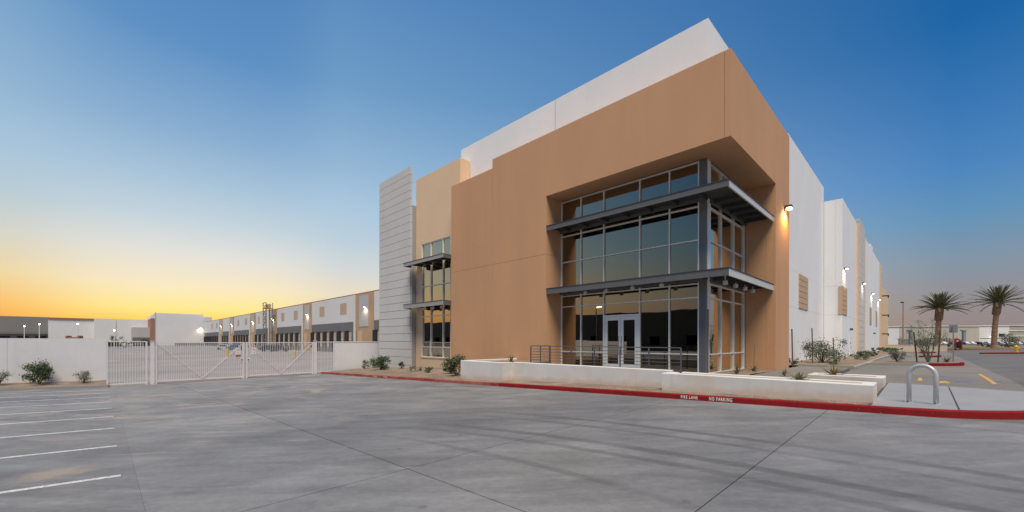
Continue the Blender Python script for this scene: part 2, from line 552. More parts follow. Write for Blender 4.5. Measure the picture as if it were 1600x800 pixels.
class MB:
    """Collects geometry in place coordinates (u to the left along the front, v back, z up)."""

    def __init__(s):
        s.v = []
        s.f = []

    def add(s, vs_, fs_):
        o = len(s.v)
        s.v += [tuple(p) for p in vs_]
        s.f += [tuple(i + o for i in f) for f in fs_]
        return s

    def box(s, u0, u1, v0, v1, z0, z1, bev=0):
        x0, x1 = sorted((-u0, -u1))
        y0, y1 = sorted((v0, v1))
        if bev:
            c = bev
            vs_ = []
            for z, k in ((z0, 0), (z1 - c, 0), (z1, c)):
                vs_ += [(x0 + k, y0 + k, z), (x1 - k, y0 + k, z), (x1 - k, y1 - k, z), (x0 + k, y1 - k, z)]
            fs_ = [(3, 2, 1, 0), (8, 9, 10, 11)]
            for r in (0, 4):
                for i in range(4):
                    j = (i + 1) % 4
                    fs_.append((r + i, r + j, r + 4 + j, r + 4 + i))
            return s.add(vs_, fs_)
        vs_ = [(x, y, z) for z in (z0, z1) for x, y in ((x0, y0), (x1, y0), (x1, y1), (x0, y1))]
        return s.add(vs_, [(3, 2, 1, 0), (4, 5, 6, 7), (0, 1, 5, 4), (1, 2, 6, 5), (2, 3, 7, 6), (3, 0, 4, 7)])

    def slopebox(s, u0, u1, v0, v1, zb, zt, f=None):
        """box whose bottom/top follow the lot (offsets zb, zt)."""
        f = f or h
        us, vv = sorted((u0, u1), reverse=True), sorted((v0, v1))
        c = [(us[0], vv[0]), (us[1], vv[0]), (us[1], vv[1]), (us[0], vv[1])]
        vs_ = [(-a, b_, f(a, b_) + zb) for a, b_ in c] + [(-a, b_, f(a, b_) + zt) for a, b_ in c]
        return s.add(vs_, [(3, 2, 1, 0), (4, 5, 6, 7), (0, 1, 5, 4), (1, 2, 6, 5), (2, 3, 7, 6), (3, 0, 4, 7)])

    def prism(s, pts, off0, off1, f=None):
        """polygon of (u, v) (counter-clockwise in X,Y) from lot offset off0 to off1."""
        f = f or h
        n = len(pts)
        vs_ = [(-u, v, f(u, v) + off0) for u, v in pts] + [(-u, v, f(u, v) + off1) for u, v in pts]
        fs_ = [tuple(range(n, 2 * n)), tuple(reversed(range(n)))]
        for i in range(n):
            j = (i + 1) % n
            fs_.append((i, j, n + j, n + i))
        return s.add(vs_, fs_)

    def tube(s, pts, r, seg=8, caps=True):
        """tube along world points; r a number or a list."""
        pts = [Vector(p) for p in pts]
        rs = r if isinstance(r, (list, tuple)) else [r] * len(pts)
        rings = []
        prev = None
        for i, p in enumerate(pts):
            d = (pts[min(i + 1, len(pts) - 1)] - pts[max(i - 1, 0)]).normalized()
            if prev is None:
                a = Vector((0, 0, 1)) if abs(d.z) < .9 else Vector((1, 0, 0))
                n = d.cross(a).normalized()
            else:
                n = (prev - d * prev.dot(d)).normalized()
            prev = n
            bn = d.cross(n)
            rings.append([p + (n * math.cos(2 * math.pi * k / seg) + bn * math.sin(2 * math.pi * k / seg)) * rs[i]
                          for k in range(seg)])
        vs_ = [q for rg in rings for q in rg]
        fs_ = []
        for i in range(len(rings) - 1):
            for k in range(seg):
                k2 = (k + 1) % seg
                fs_.append((i * seg + k, i * seg + k2, (i + 1) * seg + k2, (i + 1) * seg + k))
        if caps:
            fs_.append(tuple(reversed(range(seg))))
            fs_.append(tuple((len(rings) - 1) * seg + k for k in range(seg)))
        return s.add(vs_, fs_)

    def build(s, name, m, parent=None, smooth=False):
        if parent is not None:
            o0 = LOC[parent]
        else:
            xs = [p[0] for p in s.v]
            ys = [p[1] for p in s.v]
            o0 = Vector(((min(xs) + max(xs)) / 2, (min(ys) + max(ys)) / 2, min(p[2] for p in s.v)))
        me = bpy.data.meshes.new(name)
        me.from_pydata([(p[0] - o0[0], p[1] - o0[1], p[2] - o0[2]) for p in s.v], [], s.f)
        me.materials.append(MATS[m])
        if smooth:
            for p in me.polygons:
                p.use_smooth = True
        me.update()
        ob = bpy.data.objects.new(name, me)
        COL.objects.link(ob)
        if parent is not None:
            ob.parent = parent
        else:
            ob.location = o0
        LOC[ob] = o0
        return ob


def thing(name, label, cat, u, v, z, group=None):
    o = bpy.data.objects.new(name, None)
    o.empty_display_size = .3
    COL.objects.link(o)
    o.location = (-u, v, z)
    LOC[o] = Vector((-u, v, z))
    return tag(o, label, cat, group)


def tag(o, label, cat, group=None):
    o['label'] = label
    o['category'] = cat
    if group:
        o['group'] = group
    return o


def struct(o, label=None, kind='structure'):
    o['kind'] = kind
    if label:
        o['label'] = label
    return o


def copy_tree(o, parent=None):
    c = o.copy()
    COL.objects.link(c)
    if parent is not None:
        c.parent = parent
    for ch in list(o.children):
        copy_tree(ch, c)
    return c


def W(u, v, z):
    return Vector((-u, v, z))


def sheet(name, m, u0, u1, v0, v1, off, step=None, f=None):
    us = sorted(set([u0, u1] + [b for b in UB if u0 < b < u1]))
    vv = sorted(set([v0, v1] + [b for b in VB if v0 < b < v1]))
    if step:
        us = sorted(set(us + [u0 + (u1 - u0) * i / max(1, round((u1 - u0) / step)) for i in range(1, round((u1 - u0) / step))]))
        vv = sorted(set(vv + [v0 + (v1 - v0) * i / max(1, round((v1 - v0) / step)) for i in range(1, round((v1 - v0) / step))]))
    f = f or (lambda a, b_: h(a, b_) + off)
    mb = MB()
    nv = len(vv)
    for a in us:
        for b_ in vv:
            mb.v.append((-a, b_, f(a, b_)))
    for i in range(len(us) - 1):
        for j in range(nv - 1):
            mb.f.append((i * nv + j, i * nv + j + 1, (i + 1) * nv + j + 1, (i + 1) * nv + j))
    return mb.build(name, m)


# ---------------------------------------------------------------- ground
def build_ground():
    struct(sheet('ground', 'dust_ground', -3000, 3000, -3000, 3000, -.30))
    pav = struct(sheet('pavement', 'joint', -20, 29.3, -40, -4.5, -.025))
    us = [-20, -12, -3.56, .07, 9.4, 18.7, 29.3]
    vv = [-40, -32, -23.5, -16.5, -13.72, -4.56]
    g = .008
    for i in range(len(us) - 1):
        for j in range(len(vv) - 1):
            cuts = [us[i] + g] + [b for b in UB if us[i] < b < us[i + 1]] + [us[i + 1] - g]
            mb = MB()
            for a, c in zip(cuts[:-1], cuts[1:]):
                g0, g1 = (.001 if vv[j] == -16.5 else g), (.001 if vv[j + 1] == -16.5 else g)
                mb.slopebox(a, c, vv[j] + g0, vv[j + 1] - g1, -.02, 0)
            mb.build('concrete_slab', 'lot_concrete', pav)
    # truck court behind the gate, parking area on the right
    struct(sheet('truck_court', 'court', 29.3, 262, -40, 20, -.012))
    struct(sheet('court_road', 'court', 29.3, 500, -400, -40, -.016))
    struct(sheet('parking_stalls', 'stall_concrete', -7.4, -2.4, 2.0, 78, -.002))
    struct(sheet('parking_lot', 'lot_far', -16, -7.4, 2.0, 90, -.004))
    struct(sheet('parking_lot_end', 'lot_far', -7.4, -2.4, 78, 90, -.004))
    struct(sheet('parking_lot_side', 'lot_far', -70, -16, -40, 90, -.008))
    struct(sheet('parking_lot_front', 'lot_far', -16, -4.8, -4.56, 2.0, -.004))
    struct(sheet('drive', 'lot_far', -20, 29.3, -140, -40, -.008))
    struct(MB().prism([(12, 92), (-7, 90.5), (-22, 105), (-40, 117), (-150, 165), (-150, 190), (20, 190)], -1.2, 0, lambda a, b_: .52).build('grass_field', 'grass'))
    struct(sheet('street', 'lot_far', -260, 40, 190, 330, .02))


build_ground()


# ---------------------------------------------------------------- kerbs, sidewalks, beds
KV0, KV1 = -4.55, -4.39      # kerb face and back


def text_mesh(body, size):
    cu = bpy.data.curves.new('lettering', 'FONT')
    cu.body = body
    cu.size = size
    cu.align_x = 'CENTER'
    cu.align_y = 'CENTER'
    cu.extrude = .0015
    cu.offset = .0022
    cu.resolution_u = 3
    cu.space_character = 1.28
    ob = bpy.data.objects.new('lettering', cu)
    COL.objects.link(ob)
    dg = bpy.context.evaluated_depsgraph_get()
    me = bpy.data.meshes.new_from_object(ob.evaluated_get(dg))
    bpy.data.objects.remove(ob)
    return me


def lettering(body, size, parent, u, v, z, m, rot, squash=1.0):
    me = text_mesh(body, size)
    me.materials.clear()
    me.materials.append(MATS[m])
    o = bpy.data.objects.new('lettering', me)
    COL.objects.link(o)
    o.parent = parent
    o.location = W(u, v, z) - LOC[parent]
    o.rotation_euler = rot
    o.scale = (squash, 1, 1)
    LOC[o] = LOC[parent]
    return o


def build_kerb():
    root = struct(MB().slopebox(-4.9, 29.0, KV0 + .02, KV1 - .02, -.2, .10).build('kerb', 'joint'))
    edges = [29.0, 26.0, 23.0, 20.0, 17.0, 14.0, 11.0, 8.0, 4.1, 2.2, .05, -1.4, -2.95, -4.9]
    for a, b_ in zip(edges[:-1], edges[1:]):
        m = 'kerb_red_worn' if a > 9 else 'kerb_red'
        g = .004
        mb = MB()
        # slightly battered face with rounded nose
        prof = [(KV0 - .012, -.02), (KV0, .125), (KV0 + .012, .143), (KV0 + .035, .15), (KV1, .15), (KV1, -.02)]
        n = len(prof)
        vs_ = []
        for u in (a - g, b_ + g):
            vs_ += [(-u, v, h(u, v) + z) for v, z in prof]
        fs_ = [tuple(reversed(range(n))), tuple(range(n, 2 * n))]
        for i in range(n - 1):
            fs_.append((i, i + 1, n + i + 1, n + i)[::-1])
        mb.add(vs_, fs_)
        mb.build('kerb_segment', m, root)
    # rounded nose at the right-hand end
    cu, cv, r0 = -4.9, -1.9, 2.65
    angs = [R(-90 - x) for x in (0, 22, 44, 66, 90, 112)]
    for k in range(len(angs) - 1):
        sub = [angs[k] + (angs[k + 1] - angs[k]) * i / 5 for i in range(6)]
        prof = [(r0 + .012, -.02), (r0, .125), (r0 - .012, .143), (r0 - .035, .15), (r0 - .16, .15), (r0 - .16, -.02)]
        n = len(prof)
        vs_ = []
        for a in sub:
            for r, z in prof:
                # angle measured in (u, v): -90 deg is straight at the lot
                u, v = cu + r * math.cos(a), cv + r * math.sin(a)
                vs_.append((-u, v, h(u, v) + z))
        fs_ = []
        for q in range(5):
            for i in range(n - 1):
                fs_.append((q * n + i, q * n + i + 1, (q + 1) * n + i + 1, (q + 1) * n + i)[::-1])
        MB().add(vs_, fs_).build('kerb_segment', 'kerb_red', root)
    tilt = math.atan(.031)
    for body, u, sz, m in (('FIRE LANE', -.28, .125, 'paint_letter'), ('NO PARKING', -1.15, .135, 'paint_letter'),
                           ('FIRE LANE', 19.6, .12, 'paint_worn'), ('NO PARKING', 18.3, .12, 'paint_worn')):
        v = KV0 - .0085
        lettering(body, sz, root, u, v, h(u, v) + .072, m, (R(90) - .08, -tilt, 0), .70 if 'LANE' in body else .62)
    return root


build_kerb()


def build_sidewalks():
    # nose of the walk by the cycle rack
    cu, cv, r0 = -4.9, -1.9, 2.49
    nose = [(cu + r0 * math.cos(R(a)), cv + r0 * math.sin(R(a))) for a in (-112, -130, -150, -170, -185, -200)]
    sl = struct(MB().prism([(-4.33, KV1), (-5.68, KV1 + .12), (-5.68, 1.30), (-4.33, 1.95)][::1], -.15, .147).build('sidewalk', 'sidewalk'))
    pts = [(-5.71, KV1 + .13)] + nose + [(-7.05, .42), (-5.71, 1.28)]
    MB().prism(pts, -.15, .149).build('paving_slab', 'sidewalk', sl)
    MB().prism([(-5.675, KV1 + .1), (-5.715, KV1 + .12), (-5.715, 1.29), (-5.675, 1.30)], -.15, .138).build('joint_strip', 'joint', sl)
    MB().prism([(-4.27, KV1), (-4.335, KV1), (-4.335, 1.98), (-4.27, 2.0)], -.15, .136).build('joint_strip', 'joint', sl)
    # plaza in front of the doors, level with the floor
    pz = struct(MB().box(8.45, -4.2, -2.95, -.9, -.4, .180).build('plaza', 'plaza'))
    e = [8.45, 6.4, 4.4, 2.4, .4, -1.0, -2.6, -4.2]
    for a, b_ in zip(e[:-1], e[1:]):
        MB().box(a - .006, b_ + .006, -2.94, -.91, .0, .186).build('paving_slab', 'plaza', pz)
    for a, b_ in zip([9.1, 6.4, 4.4, 2.4, 0.0], [6.4, 4.4, 2.4, 0.0, -2.3]):
        MB().box(a - .006, b_ + .006, -.898, 1.24 if a > 1 else 1.2, .0, .186).build('paving_slab', 'plaza', pz)
    for v0, v1 in ((1.21, 3.4), (3.4, 5.6), (5.6, 7.8), (7.8, 10.0), (10.0, 11.9)):
        MB().box(-.02, -2.3, v0 + .006, v1 - .006, -.2, .188).build('paving_slab', 'plaza', pz)
    # soil beds
    rs = random.Random(3)

    def bed(name, u0, u1, v0, v1, f, step=.35):
        return struct(sheet(name, 'soil', u0, u1, v0, v1, 0, step, lambda a, b_: f(a, b_) + rs.uniform(-.012, .02)))
    bed('planting_bed', 11.5, 28.9, KV1, .6, lambda a, b_: h(a, b_) + .135 + .045 * max(0, b_ + 4.4) * .9)
    bed('planting_bed', .88, 11.5, KV1, -3.1, lambda a, b_: h(a, b_) + .137 + .03 * max(0, b_ + 4.3))
    bed('planting_bed', -4.25, .88, KV1, -3.7, lambda a, b_: h(a, b_) + .138 + .03 * max(0, b_ + 4.3))
    bed('planting_bed', .02, 1.36, 1.3, 6.6, lambda a, b_: .205)
    bed('planting_bed', -2.35, 1.36, 12.0, 78, lambda a, b_: h(a, b_) + .14 + .03 * max(0, a + 2.3), .8)
    # kerbs of the side bed
    k = struct(MB().box(.0, -2.5, 11.92, 12.06, -.2, .30).build('bed_kerb', 'kerb_grey'))
    for v0 in range(12, 78, 3):
        MB().slopebox(-2.36, -2.5, v0 + .07, v0 + 3.062, -.2, .155).build('kerb_segment', 'kerb_grey', k)
    # pebbles lying on the beds: far too many to count
    mb = MB()
    for _ in range(2600):
        if rs.random() < .6:
            u, v = rs.uniform(11.7, 28.5), rs.uniform(-4.3, .3)
            z = h(u, v) + .14 + .04 * max(0, v + 4.4)
        elif rs.random() < .5:
            u, v = rs.uniform(-4.1, 11.5), rs.uniform(-4.36, -3.86 if rs.random() < .4 else -3.9)
            z = h(u, v) + .14
        else:
            u, v = rs.uniform(-2.3, 1.2), rs.uniform(12.2, 40)
            z = h(u, v) + .15 + .03 * max(0, u + 2.3)
        s = rs.uniform(.012, .045)
        p = W(u, v, z)
        vs_ = [p + Vector((rs.uniform(.6, 1.2) * s * math.cos(a), rs.uniform(.6, 1.2) * s * math.sin(a), 0)) for a in (0, 1.5, 3.1, 4.6)]
        vs_.append(p + Vector((0, 0, s * rs.uniform(.5, 1))))
        mb.add(vs_, [(0, 1, 4), (1, 2, 4), (2, 3, 4), (3, 0, 4)])
    struct(mb.build('gravel', 'gravel'), 'loose tan pebbles scattered over the planting beds', 'stuff')


build_sidewalks()


def build_marks():
    # stall lines on the left: each painted bar is a sheet on the concrete
    pm = struct(MB().slopebox(3.0, 3.11, -22.3, -16.66, .001, .004).build('painted_stall_line', 'paint_white'))
    for k in range(1, 9):
        u = 3.06 + 2.845 * k
        MB().slopebox(u - .055, u + .055, -22.3, -16.66, .001, .004).build('stall_line', 'paint_white', pm)
    # yellow and blue marks on the right
    ym = struct(MB().slopebox(-6.8, -6.92, 4.4, 6.5, .001, .006).slopebox(-6.8, -6.92, 6.5, 10.2, .001, .006).build('painted_bay_line', 'paint_yellow'))
    MB().prism([(-5.55, 4.2), (-5.85, 4.2), (-5.75, 5.1), (-5.6, 5.1)], .001, .006).build('bay_arrow', 'paint_yellow', ym)
    MB().slopebox(-5.0, -5.12, 5.0, 6.4, .001, .006).build('bay_line', 'paint_yellow', ym)
    for u, v, s in ((-5.75, 5.9, .16), (-6.15, 5.2, .22), (-7.0, 5.6, .10), (-5.6, 8.0, .2)):
        MB().prism([(u + s, v), (u - s, v - .1), (u - s, v + .3), (u + s * .8, v + .35)], .001, .006).build('symbol_block', 'paint_blue', ym)


build_marks()


# ---------------------------------------------------------------- main building
def groove_panels(root, name, m, core_m, rects, axis, plane, thick, core_depth=.02, gap=.012):
    pass


def build_main():
    B = thing('warehouse_building', 'tall brown and white concrete warehouse with a glazed corner entrance', 'building', 9, 4, -.6)
    g = .008
    # ---- brown entrance volume (front leg, beam over the recess, side leg)
    core = MB()
    core.box(9.19, 17.68, .02, 1.38, -1, 12.18)
    core.box(9.19, 13.48, .02, 1.38, 12.18, 12.73)
    core.box(1.36, 9.19, .02, 1.38, 9.44, 12.73)
    core.box(.02, 1.36, .02, 6.67, 9.44, 12.73)
    core.box(.02, 1.36, 6.67, 9.48, -1, 12.73)
    core.build('entrance_core', 'brown', B)

    def pan(u0, u1, v0, v1, z0, z1, m='brown', nm='wall_panel'):
        MB().box(u0, u1, v0, v1, z0, z1).build(nm, m, B)
    # front leg: panels split by the reveal at z 6.3 and by the upright joint
    for (u0, u1, zt) in ((13.5 + g, 17.7, 12.2), (9.17, 13.5 - g, 12.75)):
        pan(u0, u1, 0, .4, -1, 6.30 - g)
        pan(u0, u1, 0, .4, 6.30 + g, zt)
    pan(9.17, 13.5 - g, .4, 1.385, -1, 6.30 - g)      # jamb side
    pan(9.17, 13.5 - g, .4, 1.385, 6.30 + g, 12.75)
    pan(13.5 + g, 17.7, .4, 1.385, -1, 12.2)
    # beam
    pan(.23 + g, 9.17, 0, .4, 9.42, 12.75)
    pan(0, .23 - g, 0, .4, 9.42, 12.75)
    pan(1.4, 9.17, .4, 1.385, 9.42, 12.75)
    pan(0, 1.385, .4, 6.65 - g, 9.42, 12.75)
    MB().box(.10, 9.16, .10, 1.26, 9.405, 9.419).box(.10, 1.37, 1.262, 6.64, 9.405, 9.419).build('soffit', 'brown', B)
    pan(0, .4, 6.65 + g, 9.5, -1, 12.75)
    pan(.4 + g, 1.3, 6.65, 9.5, -1, 9.42)
    # ---- white main mass
    pan(9.775, 18.5, 1.45, 1.8, 3, 15.45, 'white')
    pan(1.35, 9.725, 1.45, 1.8, 3, 15.45, 'white')
    pan(9.726, 9.774, 1.47, 1.8, 3, 15.43, 'grey_wall', 'joint_strip')
    MB().box(1.38, 18.45, 1.81, 9.24, 9.5, 15.2).build('roof_mass', 'white', B)
    # side wall with reveals at 4.05 and 6.65 and a parapet line
    vs_ = [1.8, 9.2, 16.0, 22.6, 29.85]
    for a, b_ in zip(vs_[:-1], vs_[1:]):
        for z0, z1 in ((-.6, 4.05), (4.05, 6.65), (6.65, 14.9), (14.9, 15.45 if a < 16 else 15.75)):
            if a < 9 and z0 < 6:
                continue
            if a < 9 and z0 < 9:
                z0, z1 = 12.8, 15.45
            elif a < 9:
                continue
            pan(1.35, 1.7, a + (g if a > 2 else 0), b_ - g, z0 + (.006 if z0 > 0 else 0), z1 - (.006 if z1 < 15.2 else 0), 'white')
    MB().box(1.375, 20, 9.25, 29.8, -.6, 15.0).build('side_core', 'grey_wall', B)

    def louver(u, v0, v1, z0, z1, n=6, nm='louver'):
        lo = MB().box(u - .02, u + .05, v0, v1, z0, z1).build(nm, 'louver_tan', B)
        for k in range(n):
            a = z0 + (z1 - z0) * k / n
            c = z0 + (z1 - z0) * (k + 1) / n
            MB().box(u - .05, u - .02, v0, v1, a + .025, c - .025).build('slat', 'louver_tan', lo)
        return lo
    louver(1.35, 19.35, 22.55, 4.07, 6.63)
    # ---- projecting side bay
    for a, b_ in ((29.9, 40.4), (48.4, 60.0), (60.0, 72.2)):
        for z0, z1 in ((-.6, 4.05), (4.05, 6.65), (6.65, 14.45)):
            pan(0, .5, a + g, b_ - g, z0 + .006, z1 - .006, 'white')
    pan(0, .5, 56.8, 60.2, 14.45, 14.95, 'white')
    for z0, z1 in ((-.6, 4.05), (4.05, 6.65), (6.65, 14.45)):
        pan(.5 + g, 1.345, 29.9 + g, 30.3, z0 + .006, z1 - .006, 'white')
    MB().box(.03, 40, 29.93, 76.5, -.6, 14.3).build('bay_core', 'grey_wall', B)
    louver(0, 29.9, 32.7, 4.07, 6.6)
    MB().box(.0, .28, 29.86, 29.9, 4.07, 6.6).build('louver_return', 'louver_tan', B)
    louver(0, 55.4, 58.0, 3.95, 6.3)
    louver(0, 64.8, 67.2, 3.95, 6.3)
    # ribbed pier
    pan(-.12, .5, 40.4, 41.7, -.6, 14.3, 'tan', 'pier_edge')
    pan(-.12, .5, 47.1, 48.4, -.6, 14.3, 'tan', 'pier_edge')
    z = -.6
    while z < 15.0:
        pan(-.16, .5, 41.7, 47.1, z, min(z + .74, 15.1), 'grey_panel', 'pier_panel')
        z += .77
    pan(0, .5, 72.2 + g, 76.8, -.6, 14.5, 'tan')
    pan(0, .5, 76.9, 95, -.6, 11.2, 'tan')
    # side doors
    for v in (34.6, 60.8):
        d = MB().box(-.03, .02, v, v + 1.1, .12, 2.4).build('side_door', 'white', B)
        MB().box(-.06, -.03, v + .95, v + 1.02, 1.0, 1.15).build('handle', 'black', d)
        MB().box(-.25, .0, v + .45, v + .65, 2.75, 2.95).build('door_light', 'lamp_body', B)
    # ---- tan wall with the tall window
    pan(17.43, 18.55, .55, 1.4, -1.2, 14.28, 'tan', 'tan_wall')
    pan(18.55, 22.3, .55, 1.4, 9.08, 14.28, 'tan', 'tan_wall')
    pan(18.55, 22.3, .55, 1.4, -1.2, .38, 'tan', 'tan_wall')
    pan(22.3, 23.06, .55, 1.4, -1.2, 14.28, 'tan', 'tan_wall')
    MB().box(17.5, 23.0, 1.42, 8, -1.2, 12.0).build('tan_core', 'tan', B)
    # ---- ribbed fin and the wall behind it
    MB().box(23.09, 28.06, .05, .15, -1.2, 15.16).build('fin_core', 'dock_grey', B)
    z = 15.2
    while z > -1.1:
        pan(23.05, 28.1, 0, .2, z - .592, z, 'grey_panel', 'fin_panel')
        z -= .62
    pan(23.1, 27, .9, 8, -1.2, 12.25, 'grey_wall', 'link_wall')
    pan(23.1, 23.4, .2, .9, -1.2, 12.25, 'grey_wall', 'link_wall')
    # ---- loading wing far behind the gate
    build_glazing(B)
    build_canopies(B)
    return B


def curtain_v(root, plane, us, zs, skip=(), depth=.10):
    """panes between u lines and z lines on a plane v = plane"""
    for i in range(len(us) - 1):
        for j in range(len(zs) - 1):
            if (i, j) in skip:
                continue
            a, b_ = us[i], us[i + 1]
            t = random.uniform(-.0025, .0025)
            s = random.uniform(-.002, .002)
            x0, x1 = -a, -b_
            z0, z1 = zs[j], zs[j + 1]
            w = abs(x1 - x0)
            if x0 > x1:
                x0, x1 = x1, x0
            y = plane + depth * .6
            vs_ = [(x0, y, z0), (x1, y + t * w, z0), (x1, y + t * w + s, z1), (x0, y + s, z1)]
            vs_ += [(p[0], p[1] + .02, p[2]) for p in vs_]
            MB().add(vs_, [(0, 1, 2, 3), (7, 6, 5, 4)]).build('pane', 'glass', root)


def curtain_u(root, plane, vv, zs, depth=.10):
    for i in range(len(vv) - 1):
        for j in range(len(zs) - 1):
            t = random.uniform(-.0025, .0025)
            s = random.uniform(-.002, .002)
            x = -(plane + depth * .6)
            y0, y1 = vv[i], vv[i + 1]
            z0, z1 = zs[j], zs[j + 1]
            vs_ = [(x, y0, z0), (x + t, y1, z0), (x + t + s, y1, z1), (x + s, y0, z1)]
            vs_ += [(p[0] - .02, p[1], p[2]) for p in vs_]
            MB().add(vs_, [(0, 1, 2, 3), (7, 6, 5, 4)]).build('pane', 'glass', root)


def build_glazing(B):
    US = [9.165, 7.82, 6.40, 4.41, 2.96, 1.64]
    VP, UP = 1.28, 1.39
    hw = .024
    LOW = [.19, 1.05, 3.51, 4.36]
    MID = [4.36, 5.98, 7.72]
    TOP = [7.72, 9.36]
    # opaque dark room behind the glass
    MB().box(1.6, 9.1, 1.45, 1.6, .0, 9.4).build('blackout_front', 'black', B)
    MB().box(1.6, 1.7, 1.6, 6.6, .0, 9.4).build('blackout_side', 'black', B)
    skip = {(2, 0), (2, 1)}
    curtain_v(B, VP, US, LOW, skip)
    curtain_v(B, VP, US, MID)
    curtain_v(B, VP, US, TOP)
    MB().box(6.40, 4.41, VP + .06, VP + .08, 2.93, 3.51).build('pane', 'glass', B)

    def mv(u, z0, z1):
        MB().box(u - hw, u + hw, VP - .02, VP + .10, z0, z1).build('mullion', 'aluminium', B)

    def mh(a, b_, z, w=.024):
        MB().box(a + hw, b_ - hw, VP - .012, VP + .095, z - w, z + w).build('mullion', 'aluminium', B)
    for i, u in enumerate(US):
        u = u - .03 if i == 0 else (u + .03 if i == 5 else u)
        mv(u, .19, 9.36)
    for i in range(5):
        a, b_ = US[i + 1], US[i]
        for z in (.22, 1.05, 3.51, 4.10, 5.98, 7.42, 9.33):
            if i == 2 and z < 3:
                continue
            mh(a, b_, z)
    # side
    VS = [1.66, 3.23, 4.98, 6.645]
    curtain_u(B, UP, VS, LOW)
    curtain_u(B, UP, VS, MID)
    curtain_u(B, UP, VS, TOP)
    for i, v in enumerate(VS):
        v = v - .03 if i == 3 else (v + .03 if i == 0 else v)
        MB().box(UP - .02, UP + .10, v - hw, v + hw, .19, 9.36).build('mullion', 'aluminium', B)
    for a, b_ in zip(VS[:-1], VS[1:]):
        for z in (.22, 1.05, 3.51, 4.12, 5.98, 7.44, 9.33):
            MB().box(UP - .012, UP + .095, a + hw, b_ - hw, z - .024, z + .024).build('mullion', 'aluminium', B)
    # corner column
    MB().box(1.38, 1.635, 1.27, 1.655, .0, 9.43).build('corner_column', 'steel_col', B)
    # entrance doors
    d = MB().box(6.40 - hw, 6.40 - hw - .07, VP - .03, VP + .09, .19, 2.93)
    d.box(4.41 + hw, 4.41 + hw + .07, VP - .03, VP + .09, .19, 2.93)
    d.box(6.40 - hw - .07, 4.41 + hw + .07, VP - .03, VP + .09, 2.83, 2.93)
    fr = d.build('door', 'aluminium', B)
    for a, b_, hs in ((6.29, 5.415, 1), (5.395, 4.52, 0)):
        lf = MB()
        st = .13
        lf.box(a, a - st, VP - .012, VP + .05, .2, 2.82).box(b_, b_ + st, VP - .012, VP + .05, .2, 2.82)
        lf.box(a - st, b_ + st, VP - .012, VP + .05, 2.66, 2.82).box(a - st, b_ + st, VP - .012, VP + .05, .2, .50)
        lf.build('door_leaf', 'aluminium', fr)
        MB().box(a - st, b_ + st, VP + .015, VP + .03, .5, 2.66).build('pane', 'glass', fr)
        u = b_ + .065 if hs else a - .065
        MB().tube([W(u, VP - .012, 1.0), W(u, VP - .07, 1.0), W(u, VP - .07, 1.85), W(u, VP - .012, 1.85)], .014, 6).build('handle', 'steel_col', fr)
    # tall window on the tan wall
    US2 = [22.27, 21.05, 19.50, 18.56]
    Z2 = [.40, 1.16, 3.49, 5.79, 9.05]
    P = .60
    curtain_v(B, P, US2, Z2)
    for u in US2:
        MB().box(u - hw, u + hw, P - .03, P + .1, .38, 9.08).build('mullion', 'aluminium', B)
    for a, b_ in zip(US2[1:], US2[:-1]):
        for z in (.42, 1.16, 3.49, 5.79, 9.05):
            MB().box(a + hw, b_ - hw, P - .02, P + .1, z - .03, z + .03).build('mullion', 'aluminium', B)
    MB().box(22.32, 18.5, .50, .60, .33, .40).build('window_sill', 'tan', B)
    MB().box(18.6, 22.2, .8, .85, .4, 9.05).build('blackout_window', 'black', B)


